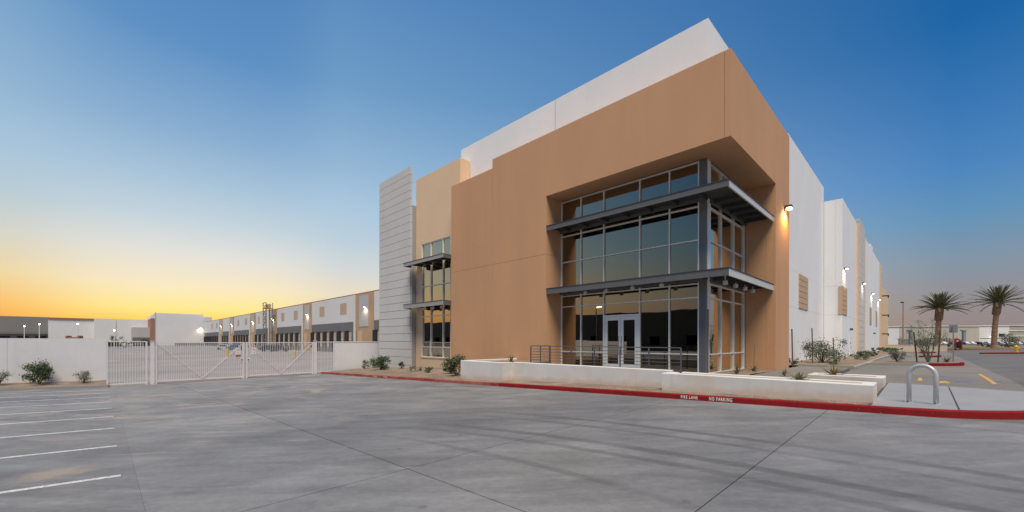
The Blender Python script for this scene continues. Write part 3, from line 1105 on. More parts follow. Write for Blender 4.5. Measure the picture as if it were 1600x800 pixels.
def build_canopies(B):
    def canopy_L(z0, z1, pale):
        c = MB().box(9.16, .09, .05, 1.24, z1 - .05, z1 - .01).box(1.36, .09, 1.24, 6.64, z1 - .05, z1 - .01).build('canopy', 'canopy_deck', B)
        MB().box(9.165, .08, 0.02, .08, z0, z1).build('fascia', 'canopy_metal', c)
        MB().box(.08, .14, .08, 6.64, z0, z1).build('fascia', 'fascia_pale', c)
        MB().box(9.165, .06, -.0, .10, z1, z1 + .035).build('drip_edge', 'canopy_deck', c)
        MB().box(.06, .16, .10, 6.64, z1, z1 + .035).build('drip_edge', 'canopy_deck', c)
        for k in range(7):
            u = 8.4 - k * 1.18
            MB().box(u - .05, u + .05, .09, 1.22, z1 - .20, z1 - .055).build('rib', 'canopy_deck', c)
        for k in range(5):
            v = 1.9 + k * 1.05
            MB().box(.15, 1.34, v - .05, v + .05, z1 - .20, z1 - .055).build('rib', 'canopy_deck', c)
        MB().box(9.1, 1.4, 1.10, 1.2, z0 + .02, z1 - .06).build('ledger', 'canopy_metal', c)
        MB().box(1.25, 1.35, 1.7, 6.6, z0 + .02, z1 - .06).build('ledger', 'canopy_metal', c)
        return c

    def downlight(c, u, v, z):
        f = MB().tube([W(u, v, z + .26), W(u, v, z - .05)], .03, 6).tube([W(u, v, z - .0), W(u, v, z - .16)], [.10, .10], 12).build('downlight', 'can_light', c)
        MB().tube([W(u, v, z - .161), W(u, v, z - .166)], .07, 10).build('lens', 'sign_white', f)
    lo = canopy_L(4.14, 4.42, True)
    canopy_L(7.55, 7.79, False)
    for u in (7.05, 5.82, 4.42, 3.0):
        downlight(lo, u, .62, 4.15)
    for v in (1.6, 2.95, 4.3, 5.5):
        downlight(lo, .70, v, 4.15)
    for z0, z1, dl in ((4.06, 4.36, True), (7.27, 7.51, False)):
        c = MB().box(22.82, 17.74, -.64, .54, z1 - .05, z1 - .01).build('canopy', 'canopy_deck', B)
        MB().box(22.84, 17.72, -.70, -.64, z0, z1).build('fascia', 'fascia_mid', c)
        MB().box(17.78, 17.72, -.64, .54, z0, z1).build('fascia', 'canopy_metal', c)
        MB().box(22.84, 22.78, -.64, -.02, z0, z1).build('fascia', 'canopy_metal', c)
        MB().box(22.86, 17.715, -.72, .53, z1, z1 + .03).build('drip_edge', 'canopy_deck', c)
        for k in range(4):
            u = 22.0 - k * 1.2
            MB().box(u - .05, u + .05, -.63, .53, z1 - .2, z1 - .055).build('rib', 'canopy_deck', c)
        if dl:
            for u in (22.0, 20.9, 19.8, 18.75):
                downlight(c, u, -.05, 4.07)


B_MAIN = build_main()


# ---------------------------------------------------------------- lamps on walls
def wall_lamp(u, v, z, du, dv, label, warm=True, power=60, col=(1, .66, .30), s=1.0, group=None):
    """wall pack: back plate, hooded body, glowing lens, light washing the wall below."""
    r = thing('wall_lamp', label, 'lamp', u, v, z, group)
    n = Vector((-du, dv, 0))
    t = Vector((-n.y, n.x, 0))

    def bx3(d0, d1, w, z0, z1, mb):
        c = []
        for zz in (z0, z1):
            for d, ww in ((d0, -w), (d1, -w), (d1, w), (d0, w)):
                p = W(u, v, z) + n * d + t * ww
                c.append((p.x, p.y, z + zz))
        return mb.add(c, [(3, 2, 1, 0), (4, 5, 6, 7), (0, 1, 5, 4), (1, 2, 6, 5), (2, 3, 7, 6), (3, 0, 4, 7)])
    bx3(0.003, .06, .12 * s, -.15 * s, .16 * s, MB()).build('back_plate', 'lamp_body', r)
    bx3(.06, .34 * s, .17 * s, .03 * s, .15 * s, MB()).build('hood', 'lamp_body', r)
    bx3(.12, .32 * s, .14 * s, -.04 * s, .03 * s, MB()).build('lens', 'lamp_warm' if warm else 'lamp_pale', r)
    ld = bpy.data.lights.new('lamp_light', 'SPOT')
    ld.energy = power
    ld.color = col
    ld.spot_size = R(150)
    ld.spot_blend = .9
    ld.shadow_soft_size = .08
    lo = bpy.data.objects.new('lamp_light', ld)
    COL.objects.link(lo)
    lo.parent = r
    lo.location = n * .30 * s + Vector((0, 0, -.10 * s))
    lo.rotation_euler = (-n * .45 + Vector((0, 0, -1))).to_track_quat('-Z', 'Y').to_euler()
    return r


wall_lamp(0, 8.45, 8.55, -1, 0, 'glowing warm wall lamp on the brown pier beside the white wall', True, 300, (1, .56, .16))
for v, nm in ((30.9, 'nearest lit lamp on the white side wall, above the tan louver'),
              (44.5, 'lit lamp on the ribbed grey pier of the white side wall'),
              (58.1, 'lit lamp on the white side wall just past the ribbed pier'),
              (69.6, 'farthest lit lamp on the white side wall, next to the tan end')):
    wall_lamp(0 if v != 44.5 else -.16, v, 8.25, -1, 0, nm, False, 180, (1, .80, .55), .9, 'lamps along the side wall')


# ---------------------------------------------------------------- loading wing behind the gate
def build_wing():
    D = 20.0
    zt, zb, gz = 11.15, 5.62, -.95
    r = thing('loading_dock_wing', 'long white dock building with tan piers and a dark grey base behind the gate', 'building', 150, 24, -1)
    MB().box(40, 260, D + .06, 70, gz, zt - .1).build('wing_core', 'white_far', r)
    MB().box(40, 260, D - .08, D + .06, zt, zt + .22).build('roof_edge', 'rust', r)
    piers = [(69.5, 77.6), (103.0, 109.4), (132.4, 140.8), (157, 164.5), (190.5, 198.4), (213, 220)]
    bays = [(61.5, 69.5), (77.6, 103), (109.4, 132.4), (140.8, 157), (164.5, 190.5), (198.4, 213), (220, 260)]
    lamps = []
    for i, (a, b_) in enumerate(piers):
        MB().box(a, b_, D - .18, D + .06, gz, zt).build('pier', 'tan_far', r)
        w = b_ - a
        MB().box(a + w * .28, b_ - w * .22, D - .24, D - .18, 4.5, zt - .35).build('pier_inset', 'grey_inset', r)
        MB().box(b_ - w * .12 - 2.0, b_ - w * .12, D - .23, D - .18, .25, 3.6).build('dock_door', 'door_tan', r)
        MB().box(b_ - w * .12, b_ - w * .12 + .5, D - .21, D - .18, .25, 3.7).build('door_side_strip', 'rust', r)  # solid rust-brown strip along the side of the door
        lamps.append((a + w * .42, i))
        MB().box(b_ + .25, b_ + .75, D - .3, D + .05, gz, zt).build('downspout', 'gate_paint', r)
    for k, (a, b_) in enumerate(bays):
        a2 = a + (.0 if k == 0 else .8)
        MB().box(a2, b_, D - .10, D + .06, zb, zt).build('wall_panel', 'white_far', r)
        MB().box(a2, b_, D - .12, D + .06, 3.78, zb).build('base_band', 'dock_grey', r)
        n = max(1, int((b_ - a2) / 3.95))
        pitch = (b_ - a2) / n
        for q in range(n):
            u0 = a2 + q * pitch
            # dock grey mullion wall, recessed bay with pale door and dark side of the seal
            MB().box(u0, u0 + pitch - 2.75, D - .12, D + .06, gz, 3.78).build('dock_pier', 'dock_grey', r)
            dd = MB().box(u0 + pitch - 2.75, u0 + pitch, D - .0, D + .06, .25, 3.78).build('dock_door', 'door_tan', r)
            MB().box(u0 + pitch - 1.2, u0 + pitch, D - .45, D - .01, .1, 3.74).build('dock_seal', 'dark_gap', dd)
            MB().box(u0 + pitch - 2.75, u0 + pitch - 1.2, D - .04, D - .002, 1.9, 2.0).build('rail', 'gate_paint', dd)
            MB().box(u0 + pitch - 2.75, u0 + pitch, D - .12, D + .06, gz, .25).build('dock_wall', 'dock_grey', r)
        if b_ - a2 > 14:
            for fr in ((.16, .30), (.68, .81)):
                L_ = min(b_ - a2, 24)
                MB().box(a2 + L_ * fr[0], a2 + L_ * fr[1], D - .13, D - .10, 7.4, 9.8).build('tan_square', 'louver_tan', r)
    for u, i in lamps:
        wall_lamp(u, D - .26, 8.3, 0, -1,
                  ['lit dock lamp on the tan pier nearest the grey fin', 'lit dock lamp on the second tan pier from the grey fin',
                   'lit dock lamp on the tan pier right of the lattice tower', 'lit dock lamp on the tan pier left of the lattice tower',
                   'lit dock lamp on the second tan pier left of the lattice tower', 'lit dock lamp on the farthest tan pier of the dock wall'][i],
                  False, 220, (1, .78, .45), 1.2, 'lamps along the dock wall')
    return r


build_wing()


def lattice_tower():
    r = thing('lattice_tower', 'slim lattice lift tower standing against the dock wall, rising above the roof', 'tower', 135, 18, -.95)
    t = 13.0
    cs = [(133.2, 17.2), (136.6, 17.2), (136.6, 18.9), (133.2, 18.9)]
    for u, v in cs:
        MB().box(u - .08, u + .08, v - .08, v + .08, -.95, t).build('mast', 'rust' if u > 135 else 'rail_metal', r)
    k = -.4
    while k < 11.2:
        MB().box(133.2, 136.6, 17.1, 17.3, k, k + .18).build('rung', 'rail_metal', r)
        MB().tube([W(133.2, 17.2, k), W(136.6, 17.2, k + 1.5)], .07, 5).build('brace', 'rail_metal', r)
        MB().tube([W(136.6, 17.2, k), W(133.2, 17.2, k + 1.5)], .07, 5).build('brace', 'rail_metal', r)
        k += 1.65
    MB().box(133.0, 136.8, 17.0, 19.1, 11.25, 11.4).build('platform', 'tan_far', r)
    MB().box(133.6, 135.2, 17.5, 18.6, 11.4, 12.6).build('lift_head', 'tan_far', r)
    MB().box(133.0, 136.8, 17.0, 17.1, 12.9, 13.1).build('top_rail', 'rust', r)


lattice_tower()


# ---------------------------------------------------------------- gate, walls
def build_gate():
    GU = 29.55
    zt = 1.50

    def gz(v):
        return h(GU, v) + .07

    def panel(root, v0, v1, pitch=.115, top=zt, stile=.05, bot=None):
        zb = bot if bot is not None else max(gz(v0), gz(v1))
        MB().box(GU - .025, GU + .025, v0, v1, zb, zb + .09).build('bottom_rail', 'gate_paint', root)
        MB().box(GU - .025, GU + .025, v0, v1, top - .06, top).build('top_rail', 'gate_paint', root)
        n = int((v1 - v0) / pitch)
        first = None
        for k in range(1, n):
            v = v0 + (v1 - v0) * k / n
            if first is None:
                first = MB().box(GU - .012, GU + .012, v - .012, v + .012, zb + .09, top - .06).build('picket', 'gate_paint', root)
                fv = v
            else:
                c = first.copy()
                COL.objects.link(c)
                c.location = (0, v - fv, 0)
        return zb

    def post(root, v, w=.075, top=zt + .06, name='post'):
        MB().box(GU - w, GU + w, v - w, v + w, gz(v) - .3, top).build(name, 'gate_paint', root)
    # fixed panels
    f1 = thing('fence_panel', 'white picket fence panel between the long left wall and the gate', 'fence', GU, -15.9, gz(-16))
    post(f1, -16.75, .03)
    panel(f1, -16.7, -15.02, top=zt + .07)
    post(f1, -14.98, .045)
    f2 = thing('fence_panel', 'narrow white picket fence panel between the gate and the short grey wall', 'fence', GU, -4.0, gz(-4))
    panel(f2, -4.62, -3.35, top=1.54)
    post(f2, -3.30, .04)
    gp = thing('gate_post', 'thick white gate post next to the long left wall', 'post', GU, -14.72, gz(-14.7), 'posts the gate leaves hang on')
    post(gp, -14.70, .10)
    MB().box(GU - .12, GU + .12, -14.82, -14.58, zt + .06, zt + .09).build('cap', 'gate_paint', gp)
    gp = thing('gate_post', 'thick white gate post next to the short grey wall', 'post', GU, -4.75, gz(-4.75), 'posts the gate leaves hang on')
    post(gp, -4.78, .11, zt + .1)
    MB().box(GU - .13, GU + .13, -4.91, -4.65, zt + .1, zt + .13).build('cap', 'gate_paint', gp)
    # two leaves
    mid = -9.65
    for v0, v1, lab in ((-14.56, mid - .02, 'left leaf of the white picket gate, with a red notice'),
                        (mid + .02, -4.92, 'right leaf of the white picket gate, with a faded notice')):
        g = thing('gate_leaf', lab, 'gate', GU, (v0 + v1) / 2, gz(v0), 'leaves of the white picket gate')
        zb = panel(g, v0, v1)
        post(g, v0 + .05, .045 if v0 < -10 else .09, zt, 'stile')
        post(g, v1 - .05, .09 if v0 < -10 else .045, zt, 'stile')
        m = (v0 + v1) / 2
        for a, b_ in (((v0 + .1, zt - .1), (m, zb + .1)), ((v1 - .1, zt - .1), (m, zb + .1))):
            MB().tube([W(GU - .05, a[0], a[1]), W(GU - .05, b_[0], b_[1])], .017, 5).build('brace', 'gate_paint', g)
        left = v0 < -10
        sv = mid - .62 if left else mid + .36
        nb = MB().box(GU - .06, GU - .045, sv + .05, sv + .35, .62, 1.10).build('notice', 'sign_white', g)
        if left:
            MB().box(GU - .066, GU - .06, sv + .05, sv + .35, .46, .58).build('notice_band', 'sign_red', nb)
        mark = MB().tube([W(GU - .062, sv + .2 + .07 * math.cos(x), .90 + .09 * math.sin(x)) for x in [i * math.pi / 6 for i in range(-1, 7)]], .012, 5)
        mark.tube([W(GU - .062, sv + .16, .78), W(GU - .062, sv + .24, .70)], .012, 5)
        mark.build('notice_mark', 'sign_red', nb)
        lb = MB().box(GU - .075, GU - .04, mid - .30 if left else mid + .12, mid - .12 if left else mid + .30, .12, .36).build('lock_plate', 'sign_white', g)
        c = mid - .2 if left else mid + .2
        MB().tube([W(GU - .076, c, .24), W(GU - .10, c, .24)], .05, 8).build('lock', 'rail_metal', lb)
    s = MB().slopebox(GU - .8, GU - .45, -14.6, -4.9, .001, .006).build('gate_line', 'kerb_red_worn')
    struct(s)


build_gate()


def build_walls():
    w = MB().slopebox(31.32, 31.53, -45, -16.78, -.3, .3).build('boundary_wall', 'wall_white')
    tag(w, 'long white rendered boundary wall left of the gate', 'wall')
    w.data.materials.clear()
    w.data.materials.append(MATS['wall_white'])
    top = 1.72
    v = -45.0
    while v < -17:
        v1 = min(v + 4.04, -16.78)
        MB().box(31.3, 31.55, v + .004, v1 - .004, -.95, top).build('wall_panel', 'wall_white', w)
        v += 4.04
    w2 = MB().box(29.4, 29.65, -3.24, 4, -1.3, 1.50).build('screen_wall', 'wall_white')
    tag(w2, 'short pale grey wall between the gate and the tall ribbed fin', 'wall')
    MB().box(29.38, 29.67, -3.26, 4, 1.50, 1.56).build('coping', 'wall_white', w2)
    # bed and kerb at the foot of the long wall
    rs = random.Random(5)
    struct(sheet('planting_bed', 'soil', 28.45, 31.32, -45, -16.8, 0, .5, lambda a, b_: h(a, b_) + .14 + .05 * (a - 28.45) + rs.uniform(-.015, .02)))
    k = struct(MB().slopebox(28.3, 28.45, -45, -23.5, -.2, .15).slopebox(28.3, 28.45, -23.5, -16.78, -.2, .15).build('bed_kerb', 'kerb_grey'))
    MB().box(28.3, 31.3, -16.79, -16.70, -1.3, -.98).build('kerb_end', 'kerb_grey', k)
    # planters before the entrance
    p1 = MB().box(8.5, 11.6, -3.87, -3.6, -.7, .62, .02)
    p1 = p1.build('planter', 'planter')
    tag(p1, 'square white planter wall at the left end of the entrance walls', 'planter')
    MB().box(11.33, 11.6, -3.6, -.03, -.7, .62, .02).build('side_wall', 'planter', p1)
    MB().box(8.5, 8.77, -3.6, -3.2, -.7, .62, .02).build('side_wall', 'planter', p1)
    struct(MB().box(8.77, 11.33, -3.6, -.03, -.6, .53).build('planter_soil', 'soil'))
    p2 = MB().box(.9, 8.498, -3.2, -2.95, -.7, .625, .02).build('retaining_wall', 'planter')
    tag(p2, 'low white wall before the railing and the glass doors', 'wall')
    p3 = MB().box(-4.33, .9, -3.83, -3.55, -.4, .575, .02).build('planter', 'planter')
    tag(p3, 'long low white planter along the red kerb near the cycle rack', 'planter')
    MB().box(-4.33, -4.07, -3.55, -2.95, -.4, .575, .02).build('side_wall', 'planter', p3)
    MB().box(.62, .898, -3.55, -3.2, -.4, .575, .02).build('side_wall', 'planter', p3)
    MB().box(-4.33, .62, -2.95, -2.75, -.4, .57, .02).build('back_wall', 'planter', p3)
    struct(MB().box(-4.07, .62, -3.55, -2.95, -.3, .51).build('planter_soil', 'soil'))
    p4 = MB().box(-4.30, -2.35, .2, .42, -.2, .50, .02).build('planter', 'planter')
    tag(p4, 'small white planter standing behind the long low planter', 'planter')
    MB().box(-4.30, -2.35, 1.13, 1.35, -.2, .50, .02).build('back_wall', 'planter', p4)
    MB().box(-4.30, -4.08, .42, 1.13, -.2, .50, .02).build('side_wall', 'planter', p4)
    MB().box(-2.57, -2.35, .42, 1.13, -.2, .50, .02).build('side_wall', 'planter', p4)
    struct(MB().box(-4.08, -2.57, .42, 1.13, -.2, .44).build('planter_soil', 'soil'))
    # wall utility box on the fin
    c = MB().box(27.5, 27.0, -.16, -.01, .15, .35, .02).build('utility_box', 'grey_wall')
    tag(c, 'small grey box fixed low on the ribbed fin', 'utility box')


build_walls()


def build_railing():
    r = thing('railing', 'dark metal guard rail with horizontal bars before the glass doors', 'railing', 4.7, -2.0, .19)
    us = [8.42, 7.19, 5.97, 4.74, 3.51, 2.27, 1.04]
    for u in us:
        MB().box(u - .022, u + .022, -2.03, -1.99, .187, 1.36).build('post', 'rail_metal', r)
    MB().box(8.42, 1.04, -2.035, -1.985, 1.36, 1.395).build('top_rail', 'rail_metal', r)
    for k in range(8):
        z = .30 + k * .132
        MB().tube([W(8.42, -2.045, z), W(1.04, -2.045, z)], .011, 6).build('bar', 'rail_metal', r)
    for v in (-1.3, -.6):
        MB().box(8.40, 8.44, v - .022, v + .022, .187, 1.36).build('post', 'rail_metal', r)
    MB().box(8.40, 8.44, -1.98, -.6, 1.36, 1.395).build('top_rail', 'rail_metal', r)
    for k in range(8):
        z = .30 + k * .132
        MB().tube([W(8.45, -2.03, z), W(8.45, -.6, z)], .011, 6).build('bar', 'rail_metal', r)


build_railing()


def build_rack():
    a, b_ = (-4.93, -3.38), (-5.37, -3.52)
    za = h(*a) + .15
    r = thing('cycle_rack', 'pale grey tubular hoop cycle rack on the sidewalk', 'cycle rack', -5.15, -3.45, za)
    A_, B_ = W(a[0], a[1], za), W(b_[0], b_[1], h(*b_) + .15)
    d = (B_ - A_)
    d.z = 0
    w = d.length
    d.normalize()
    rad = w / 2
    zc = za + .92 - rad - .045
    pts = [A_.copy(), Vector((A_.x, A_.y, zc))]
    mid = (A_ + B_) / 2
    for k in range(1, 16):
        an = math.pi * (1 - k / 16)
        p = mid + d * rad * math.cos(an)
        pts.append(Vector((p.x, p.y, zc + rad * math.sin(an))))
    pts += [Vector((B_.x, B_.y, zc)), B_.copy()]
    MB().tube(pts, .045, 14).build('hoop', 'rack', r, True)
    for P_ in (A_, B_):
        f = MB().tube([P_ + Vector((0, 0, -.02)), P_ + Vector((0, 0, .012))], .085, 14).build('foot_plate', 'rack', r)
        s = Vector((-d.y, d.x, 0))
        c = P_ - s * .065 * (1 if s.y > 0 else -1)
        MB().tube([c + Vector((0, 0, .012)), c + Vector((0, 0, .03))], .018, 6).build('bolt', 'black', f)


build_rack()


# ---------------------------------------------------------------- plants
def leaf_cloud(mb, rs, blobs, n, size, flat=.35, asp=.5):
    tot = sum(b[3] ** 2 for b in blobs)
    for bx_, by_, bz_, br in blobs:
        for _ in range(int(n * br * br / tot)):
            d = Vector((rs.gauss(0, .52), rs.gauss(0, .52), rs.gauss(0, .50)))
            if d.length < .02:
                continue
            p = Vector((bx_, by_, bz_)) + Vector((d.x * br, d.y * br, d.z * br * .85))
            nrm = (d.normalized() + Vector((rs.uniform(-1, 1), rs.uniform(-1, 1), rs.uniform(-.4, 1.2)))).normalized()
            t = nrm.orthogonal().normalized()
            t = Matrix.Rotation(rs.uniform(0, 6.28), 3, nrm) @ t
            b_ = nrm.cross(t)
            s = size * rs.uniform(.6, 1.3)
            mb.add([p - t * s, p - b_ * s * asp + nrm * s * .12, p + t * s, p + b_ * s * asp + nrm * s * .12],
                   [(0, 1, 2), (0, 2, 3)])


def bush(u, v, z, w, ht, label, seed, m='leaf_dark', n=900, size=.07, stems=7, group=None, asp=.5, name='bush', nb=9, cat='bush'):
    rs = random.Random(seed)
    r = thing(name, label, cat, u, v, z, group)
    st = MB()
    bl = []
    nb = nb + 4
    for k in range(nb):
        a = rs.uniform(0, 6.28)
        d = rs.uniform(.1, 1.15) * w * .5
        zz = z + ht * rs.uniform(.26, .86)
        br = ht * rs.uniform(.13, .27)
        bl.append((-u + d * math.cos(a), v + d * math.sin(a), min(zz, z + ht - br * .7), br))
    for k in range(stems):
        b_ = bl[k % nb]
        st.tube([(-u + rs.uniform(-.04, .04), v + rs.uniform(-.04, .04), z - .02),
                 ((-u * 1 + b_[0]) / 2 + rs.uniform(-.05, .05), (v + b_[1]) / 2, z + (b_[2] - z) * .55), b_[:3]],
                [.018 * ht + .004, .012 * ht + .003, .004], 5)
    st.build('stems', 'bark', r)
    mb = MB()
    leaf_cloud(mb, rs, bl, int(n * 1.9), size * .68, asp=asp)
    mb.build('foliage', m, r)
    return r


def spiky(u, v, z, rad, ht, label, seed, n=26, m='agave', w=.035, group=None, cat='agave', name='agave', stalk=0):
    rs = random.Random(seed)
    r = thing(name, label, cat, u, v, z, group)
    for k in range(n):
        a = k * 2.399 + rs.uniform(-.2, .2)
        lean = rs.uniform(.15, 1.0)
        L_ = rad * rs.uniform(.75, 1.1) if lean > .5 else ht * rs.uniform(.8, 1.1)
        mb = MB()
        pts = []
        for q in range(5):
            s = q / 4
            rr = L_ * s * math.sin(lean * 1.35) * (1 + .12 * s)
            zz = L_ * s * math.cos(lean * 1.25) - .10 * L_ * s * s * lean
            pts.append((rr, max(zz, -.0) + .015, w * (1 - s) ** .6 * (1.0 if q else .7)))
        c, sn = math.cos(a), math.sin(a)
        vs_ = []
        for rr, zz, ww in pts:
            for sg in (-1, 0, 1):
                x = rr * c - sg * ww * sn
                y = rr * sn + sg * ww * c
                vs_.append((-u + x, v + y, z + zz + (0 if sg else -ww * .35)))
        fs_ = []
        for q in range(4):
            for i in range(2):
                fs_.append((q * 3 + i, q * 3 + i + 1, q * 3 + i + 4, q * 3 + i + 3))
        mb.add(vs_, fs_).build('leaf', m, r)
    if stalk:
        MB().tube([(-u, v, z), (-u + .02, v, z + stalk * .6), (-u + .05, v, z + stalk)], [.015, .01, .005], 5).build('stalk', 'bark', r)
    return r


def soil_l(u, v):
    return h(u, v) + .135 + .04 * max(0, v + 4.4)


def wall_bed(u, v):
    return h(u, v) + .14 + .05 * (u - 28.45)


# left wall bushes
bush(30.3, -19.5, wall_bed(30.3, -19.5), 1.4, 1.28, 'broad dark green bush before the long white wall', 11, n=1500, size=.075)
bush(30.3, -17.75, wall_bed(30.3, -17.8), .75, .82, 'small sparse grey-green bush near the end of the long white wall', 12, 'leaf_grey', 500, .05)
bush(30.2, -20.95, wall_bed(30.2, -20.9), .7, .85, 'grey bush cut by the left edge of the picture', 13, 'leaf_grey', 500, .05)
# bed by the fin and window
bush(27.3, -1.7, soil_l(27.3, -1.7), .5, .75, 'small upright dark plant beside the short grey wall', 21, n=260, size=.06, nb=5)
bush(24.1, -1.85, soil_l(24.1, -1.85), 1.25, 1.05, 'broad dark bush at the foot of the ribbed fin', 22, n=1300, size=.08)
bush(22.8, -.85, soil_l(22.8, -.85), .42, .62, 'small dark pointed shrub between the fin and the tall window', 23, n=260, size=.06, nb=5)
bush(19.05, -1.9, soil_l(19.05, -1.9), .75, .36, 'low reddish shrub nearest the fin on the gravel bed', 24, 'leaf_grey', 260, .05, nb=6)
bush(17.05, -2.25, soil_l(17.05, -2.25), .6, .42, 'low round shrub below the tall window', 25, 'leaf_dark', 260, .05, nb=6)
bush(14.75, -2.2, soil_l(14.75, -2.2), .9, .85, 'green shrub left of the pair at the square planter', 26, n=700, size=.075)
bush(13.2, -2.95, soil_l(13.2, -2.95), 1.15, 1.1, 'taller green shrub touching the square white planter', 27, n=1100, size=.075)
spiky(9.2, -2.6, .53, .34, .42, 'spiky tan plant in the square white planter', 31, 22)
spiky(-1.15, 2.9, .2, .30, .35, 'spiky green plant by the side glass', 32, 20)
spiky(.55, 2.6, .2, .32, .45, 'spiky green plant with a thin flower stalk by the glass corner', 33, 22, stalk=.75)
spiky(.5, 4.9, .2, .34, .40, 'spiky green plant with a tall stalk at the foot of the brown jamb', 34, 22, stalk=1.25)
spiky(-2.75, -3.25, .50, .46, .28, 'spiky yellow-green agave in the long low planter', 35, 30)
spiky(-3.0, .78, .43, .50, .42, 'spiky tan agave in the small planter', 36, 34)

# side bed
bush(-.35, 17.2, h(0, 17) + .2, 2.1, 1.75, 'large loose grey-green bush against the white side wall', 41, 'leaf_mid', 1250, .085, nb=20)
bush(-1.2, 14.6, h(0, 15) + .18, 1.1, .45, 'low green tuft by the kerb of the side bed', 42, 'leaf_grey', 400, .06)
bush(.4, 11.0 + 1.4, h(0, 12) + .2, .5, .5, 'tiny bush at the foot of the brown pier', 43, 'leaf_dark', 250, .05, nb=5)
bush(-1.9, 25.0, h(0, 25) + .15, 1.0, .8, 'brownish bush at the kerb of the side bed', 44, 'leaf_grey', 600, .08)
for k in range(5):
    bush(-.9, 33.0 + 2.6 * k, h(0, 30) + .2, 1.5, .42, '%s low dark bush of the row along the ribbed pier, counted from the entrance' % ('first', 'second', 'third', 'fourth', 'fifth')[k], 45 + k, 'leaf_dark', 300, .11, group='low bushes in the side bed')
for k in range(4):
    bush(-1.4, 58.0 + 4 * k, h(0, 30) + .2, 2.4, .6, '%s tiny dark bush before the far end of the side bed' % ('first', 'second', 'third', 'last')[k], 51 + k, 'leaf_dark', 300, .14, group='low bushes at the end of the side bed')
for k, (u, v, t, lab) in enumerate(((.15, 11.2, 2.35, 'thin wooden stake by the brown pier'), (-.05, 15.9, 2.5, 'thin wooden stake standing in the large loose bush'),
                                    (-.7, 19.5, 1.9, 'thin stake right of the large loose bush'))):
    s = MB().tube([W(u, v, .1), W(u + .05, v + .03, t)], .035, 6).build('stake', 'stake')
    tag(s, lab, 'stake')


def young_tree():
    u, v = -5.35, 20.2
    z = h(u, v) + .13
    rs = random.Random(77)
    r = thing('young_tree', 'young thin-leaved tree held between two dark stakes on the kerbed island', 'tree', u, v, z)
    tr = MB()
    tips = []
    base = Vector((-u, v, z - .03))
    for k in range(9):
        a = rs.uniform(0, 6.28)
        L_ = rs.uniform(1.3, 2.5)
        d = Vector((math.cos(a) * rs.uniform(.15, .45), math.sin(a) * rs.uniform(.15, .45), 1)).normalized()
        p1 = base + d * L_ * .4
        p2 = p1 + (d + Vector((rs.uniform(-.3, .3), rs.uniform(-.3, .3), .1))) * L_ * .35
        p3 = p2 + (d + Vector((rs.uniform(-.4, .4), rs.uniform(-.4, .4), .2))) * L_ * .3
        tr.tube([base, p1, p2, p3], [.04, .026, .014, .004], 5)
        tips += [(p1 + p2) / 2, p2, (p2 + p3) / 2, p3]
        for _ in range(3):
            q = p2 + Vector((rs.uniform(-.5, .5), rs.uniform(-.5, .5), rs.uniform(-.2, .4)))
            tr.tube([p1 + (p2 - p1) * rs.random(), q], [.010, .003], 4)
            tips.append(q)
    tr.build('trunk', 'leaf_pale', r)
    mb = MB()
    leaf_cloud(mb, rs, [(p.x, p.y, p.z, rs.uniform(.12, .26)) for p in tips], 1900, .05, asp=.3)
    mb.build('crown', 'leaf_grey', r)
    for du, l0 in ((.5, .16), (-.42, -.10)):
        s = MB().tube([W(u + du, v - .1, z - .1), W(u + du + l0, v - .1, z + 1.95)], .045, 6).build('tree_stake', 'stake')
        tag(s, 'dark leaning stake left of the young tree' if du > 0 else 'dark leaning stake right of the young tree', 'stake')


def islands():
    for k, (v0, v1, u1) in enumerate(((18.3, 21.8, -6.85), (38.0, 41.0, -6.3), (58, 61, -6.2))):
        pts = [(-2.5, v0), (u1 + .9, v0), (u1 + .25, v0 + .4), (u1, v0 + 1.2), (u1, v1 - 1.2), (u1 + .25, v1 - .4), (u1 + .9, v1), (-2.5, v1)]
        i = struct(MB().prism(pts, -.2, .15).build('traffic_island', 'kerb_grey'))
        inn = [(-2.65, v0 + .15), (u1 + 1.0, v0 + .15), (u1 + .3, v0 + .7), (u1 + .16, v0 + 1.3), (u1 + .16, v1 - 1.3), (u1 + .3, v1 - .7), (u1 + 1.0, v1 - .15), (-2.65, v1 - .15)]
        MB().prism(inn, -.1, .165).build('island_soil', 'soil', i)
        red = [(u1 + 1.5, v0 - .006), (u1 + .85, v0 - .006), (u1 + .2, v0 + .36), (u1 - .008, v0 + 1.2), (u1 - .008, v1 - 1.2), (u1 + .16, v1 - 1.2), (u1 + .16, v0 + 1.2), (u1 + .35, v0 + .5), (u1 + .95, v0 + .14), (u1 + 1.5, v0 + .14)]
        MB().prism(red, -.05, .17).build('red_kerb_nose', 'kerb_red', i)
    young_tree()
    bush(-3.9, 20.6, h(-3.9, 20) + .15, .95, .95, 'round grey shrub on the kerbed island left of the young tree', 61, 'leaf_grey', 600, .06)
    spiky(-6.15, 20.3, h(-6.1, 20) + .15, .38, .55, 'grey-green spiky plant on the island beside the sign post', 62, 26, 'leaf_grey')
    u, v = -6.45, 20.9
    z = h(u, v) + .15
    s = thing('sign_post', 'grey steel post with the grey back of a small sign on the kerbed island', 'sign', u, v, z)
    MB().box(u - .035, u + .035, v - .035, v + .035, z - .05, z + 2.3).build('post', 'sign_back', s)
    MB().box(u - .19, u + .19, v + .04, v + .055, z + 1.85, z + 2.35).build('sign_plate', 'sign_back', s)


islands()


